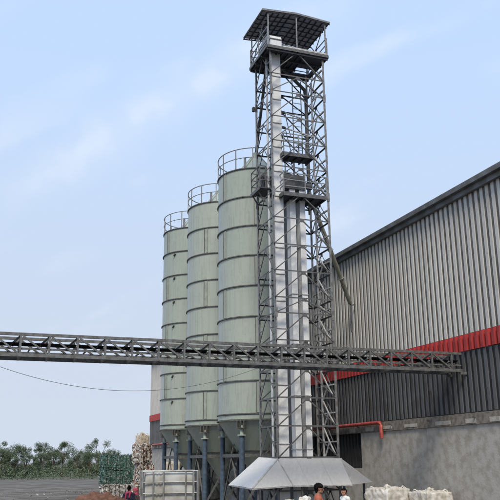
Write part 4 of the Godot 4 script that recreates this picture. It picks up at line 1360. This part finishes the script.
	# trees beyond
	for k in 12:
		var q := at(112.0 - k * 12.0 + rng.randf_range(-4, 4), 462.0, rng.randf_range(125.0, 160.0))
		build_tree(Vector3(q.x, 0, q.z), rng.randf_range(4.5, 7.0), "far-off bushy green tree in the row beyond the scrap bales")
	var st := SurfaceTool.new()
	st.begin(Mesh.PRIMITIVE_TRIANGLES)
	st.set_smooth_group(-1)
	for k in 9000:
		var q := at(rng.randf_range(-20.0, 122.0), 462.0, rng.randf_range(112.0, 165.0))
		var hgt := pow(rng.randf(), 1.6) * (1.0 + 1.3 * (0.5 + noise.get_noise_2d(q.x * 14.0, q.z * 14.0)))
		var pp := Vector3(q.x, hgt, q.z)
		var u := Vector3(rng.randf_range(-1, 1), rng.randf_range(-0.3, 1), rng.randf_range(-1, 1)).normalized() * rng.randf_range(0.08, 0.2)
		var v := Vector3(rng.randf_range(-1, 1), rng.randf_range(-1, 1), rng.randf_range(-1, 1)).normalized() * 0.08
		quad(st, pp - u, pp + v, pp + u, pp - v)
	st.generate_normals()
	var scrub := MeshInstance3D.new()
	scrub.name = "scrub"
	scrub.mesh = st.commit()
	scrub.material_override = M.leaf
	scrub.set_meta("kind", "stuff")
	scrub.set_meta("label", "low green scrub growing under the far-off trees")
	scrub.set_meta("category", "scrub")
	add_child(scrub)
	var ls := SurfaceTool.new()
	ls.begin(Mesh.PRIMITIVE_TRIANGLES)
	ls.set_smooth_group(-1)
	for k in 2600:
		var q := Vector3(rng.randf_range(-16.0, 15.0), 0.012, -rng.randf_range(16.0, 75.0))
		var a := rng.randf() * TAU
		var sz := 0.03 + 0.16 * pow(rng.randf(), 3.0)
		var u := Vector3(cos(a), rng.randf_range(0.0, 0.5), sin(a)) * sz
		var v := Vector3(-sin(a), rng.randf_range(0.0, 0.4), cos(a)) * sz * rng.randf_range(0.3, 0.9)
		ls.set_color((mix_scrap + white_scrap)[rng.randi() % 11])
		quad(ls, q, q + u, q + u + v, q + v)
	ls.generate_normals()
	var lit := MeshInstance3D.new()
	lit.name = "litter"
	lit.mesh = ls.commit()
	lit.material_override = M.scrap
	lit.set_meta("kind", "stuff")
	lit.set_meta("label", "scattered scraps of plastic litter lying on the yard")
	lit.set_meta("category", "litter")
	add_child(lit)
	for e in [[119.0, 24.0, Vector3(2.6, 1.75, 1.8), "low heap of red-brown soil near the person with the pink scarf"], [101.0, 33.0, Vector3(4.0, 1.5, 2.6), "wider heap of red-brown soil before the green scrap bales"]]:
		var q := at(e[0], 480.0, e[1])
		var th := thing("soil_heap", e[3], "heap", Vector3(q.x, 0, q.z), 0.4)
		var sz: Vector3 = e[2]
		var hs := SurfaceTool.new()
		hs.begin(Mesh.PRIMITIVE_TRIANGLES)
		hs.set_smooth_group(0)
		for i in 14:
			for j in 36:
				var quadp: Array = []
				for c in [[i, j], [i + 1, j], [i + 1, j + 1], [i, j + 1]]:
					var rr: float = c[0] / 14.0
					var aa: float = TAU * (c[1] % 36) / 36.0
					var v := Vector3(cos(aa) * rr * sz.x * 0.5, 0, sin(aa) * rr * sz.z * 0.5)
					var nz := noise.get_noise_2d(v.x * 130.0 + e[0], v.z * 130.0) * 0.22 + noise.get_noise_2d(v.x * 420.0, v.z * 420.0) * 0.10
					v.y = maxf(0.0, sz.y * (1.0 - pow(rr, 2.2)) * 0.8 * (1.0 + nz) + nz * 0.3 * (1.0 - rr))
					quadp.append(v)
				quad(hs, quadp[0], quadp[1], quadp[2], quadp[3])
		hs.generate_normals()
		part(th, "soil", hs.commit(), M.soil)
	print("done ", Time.get_ticks_msec())
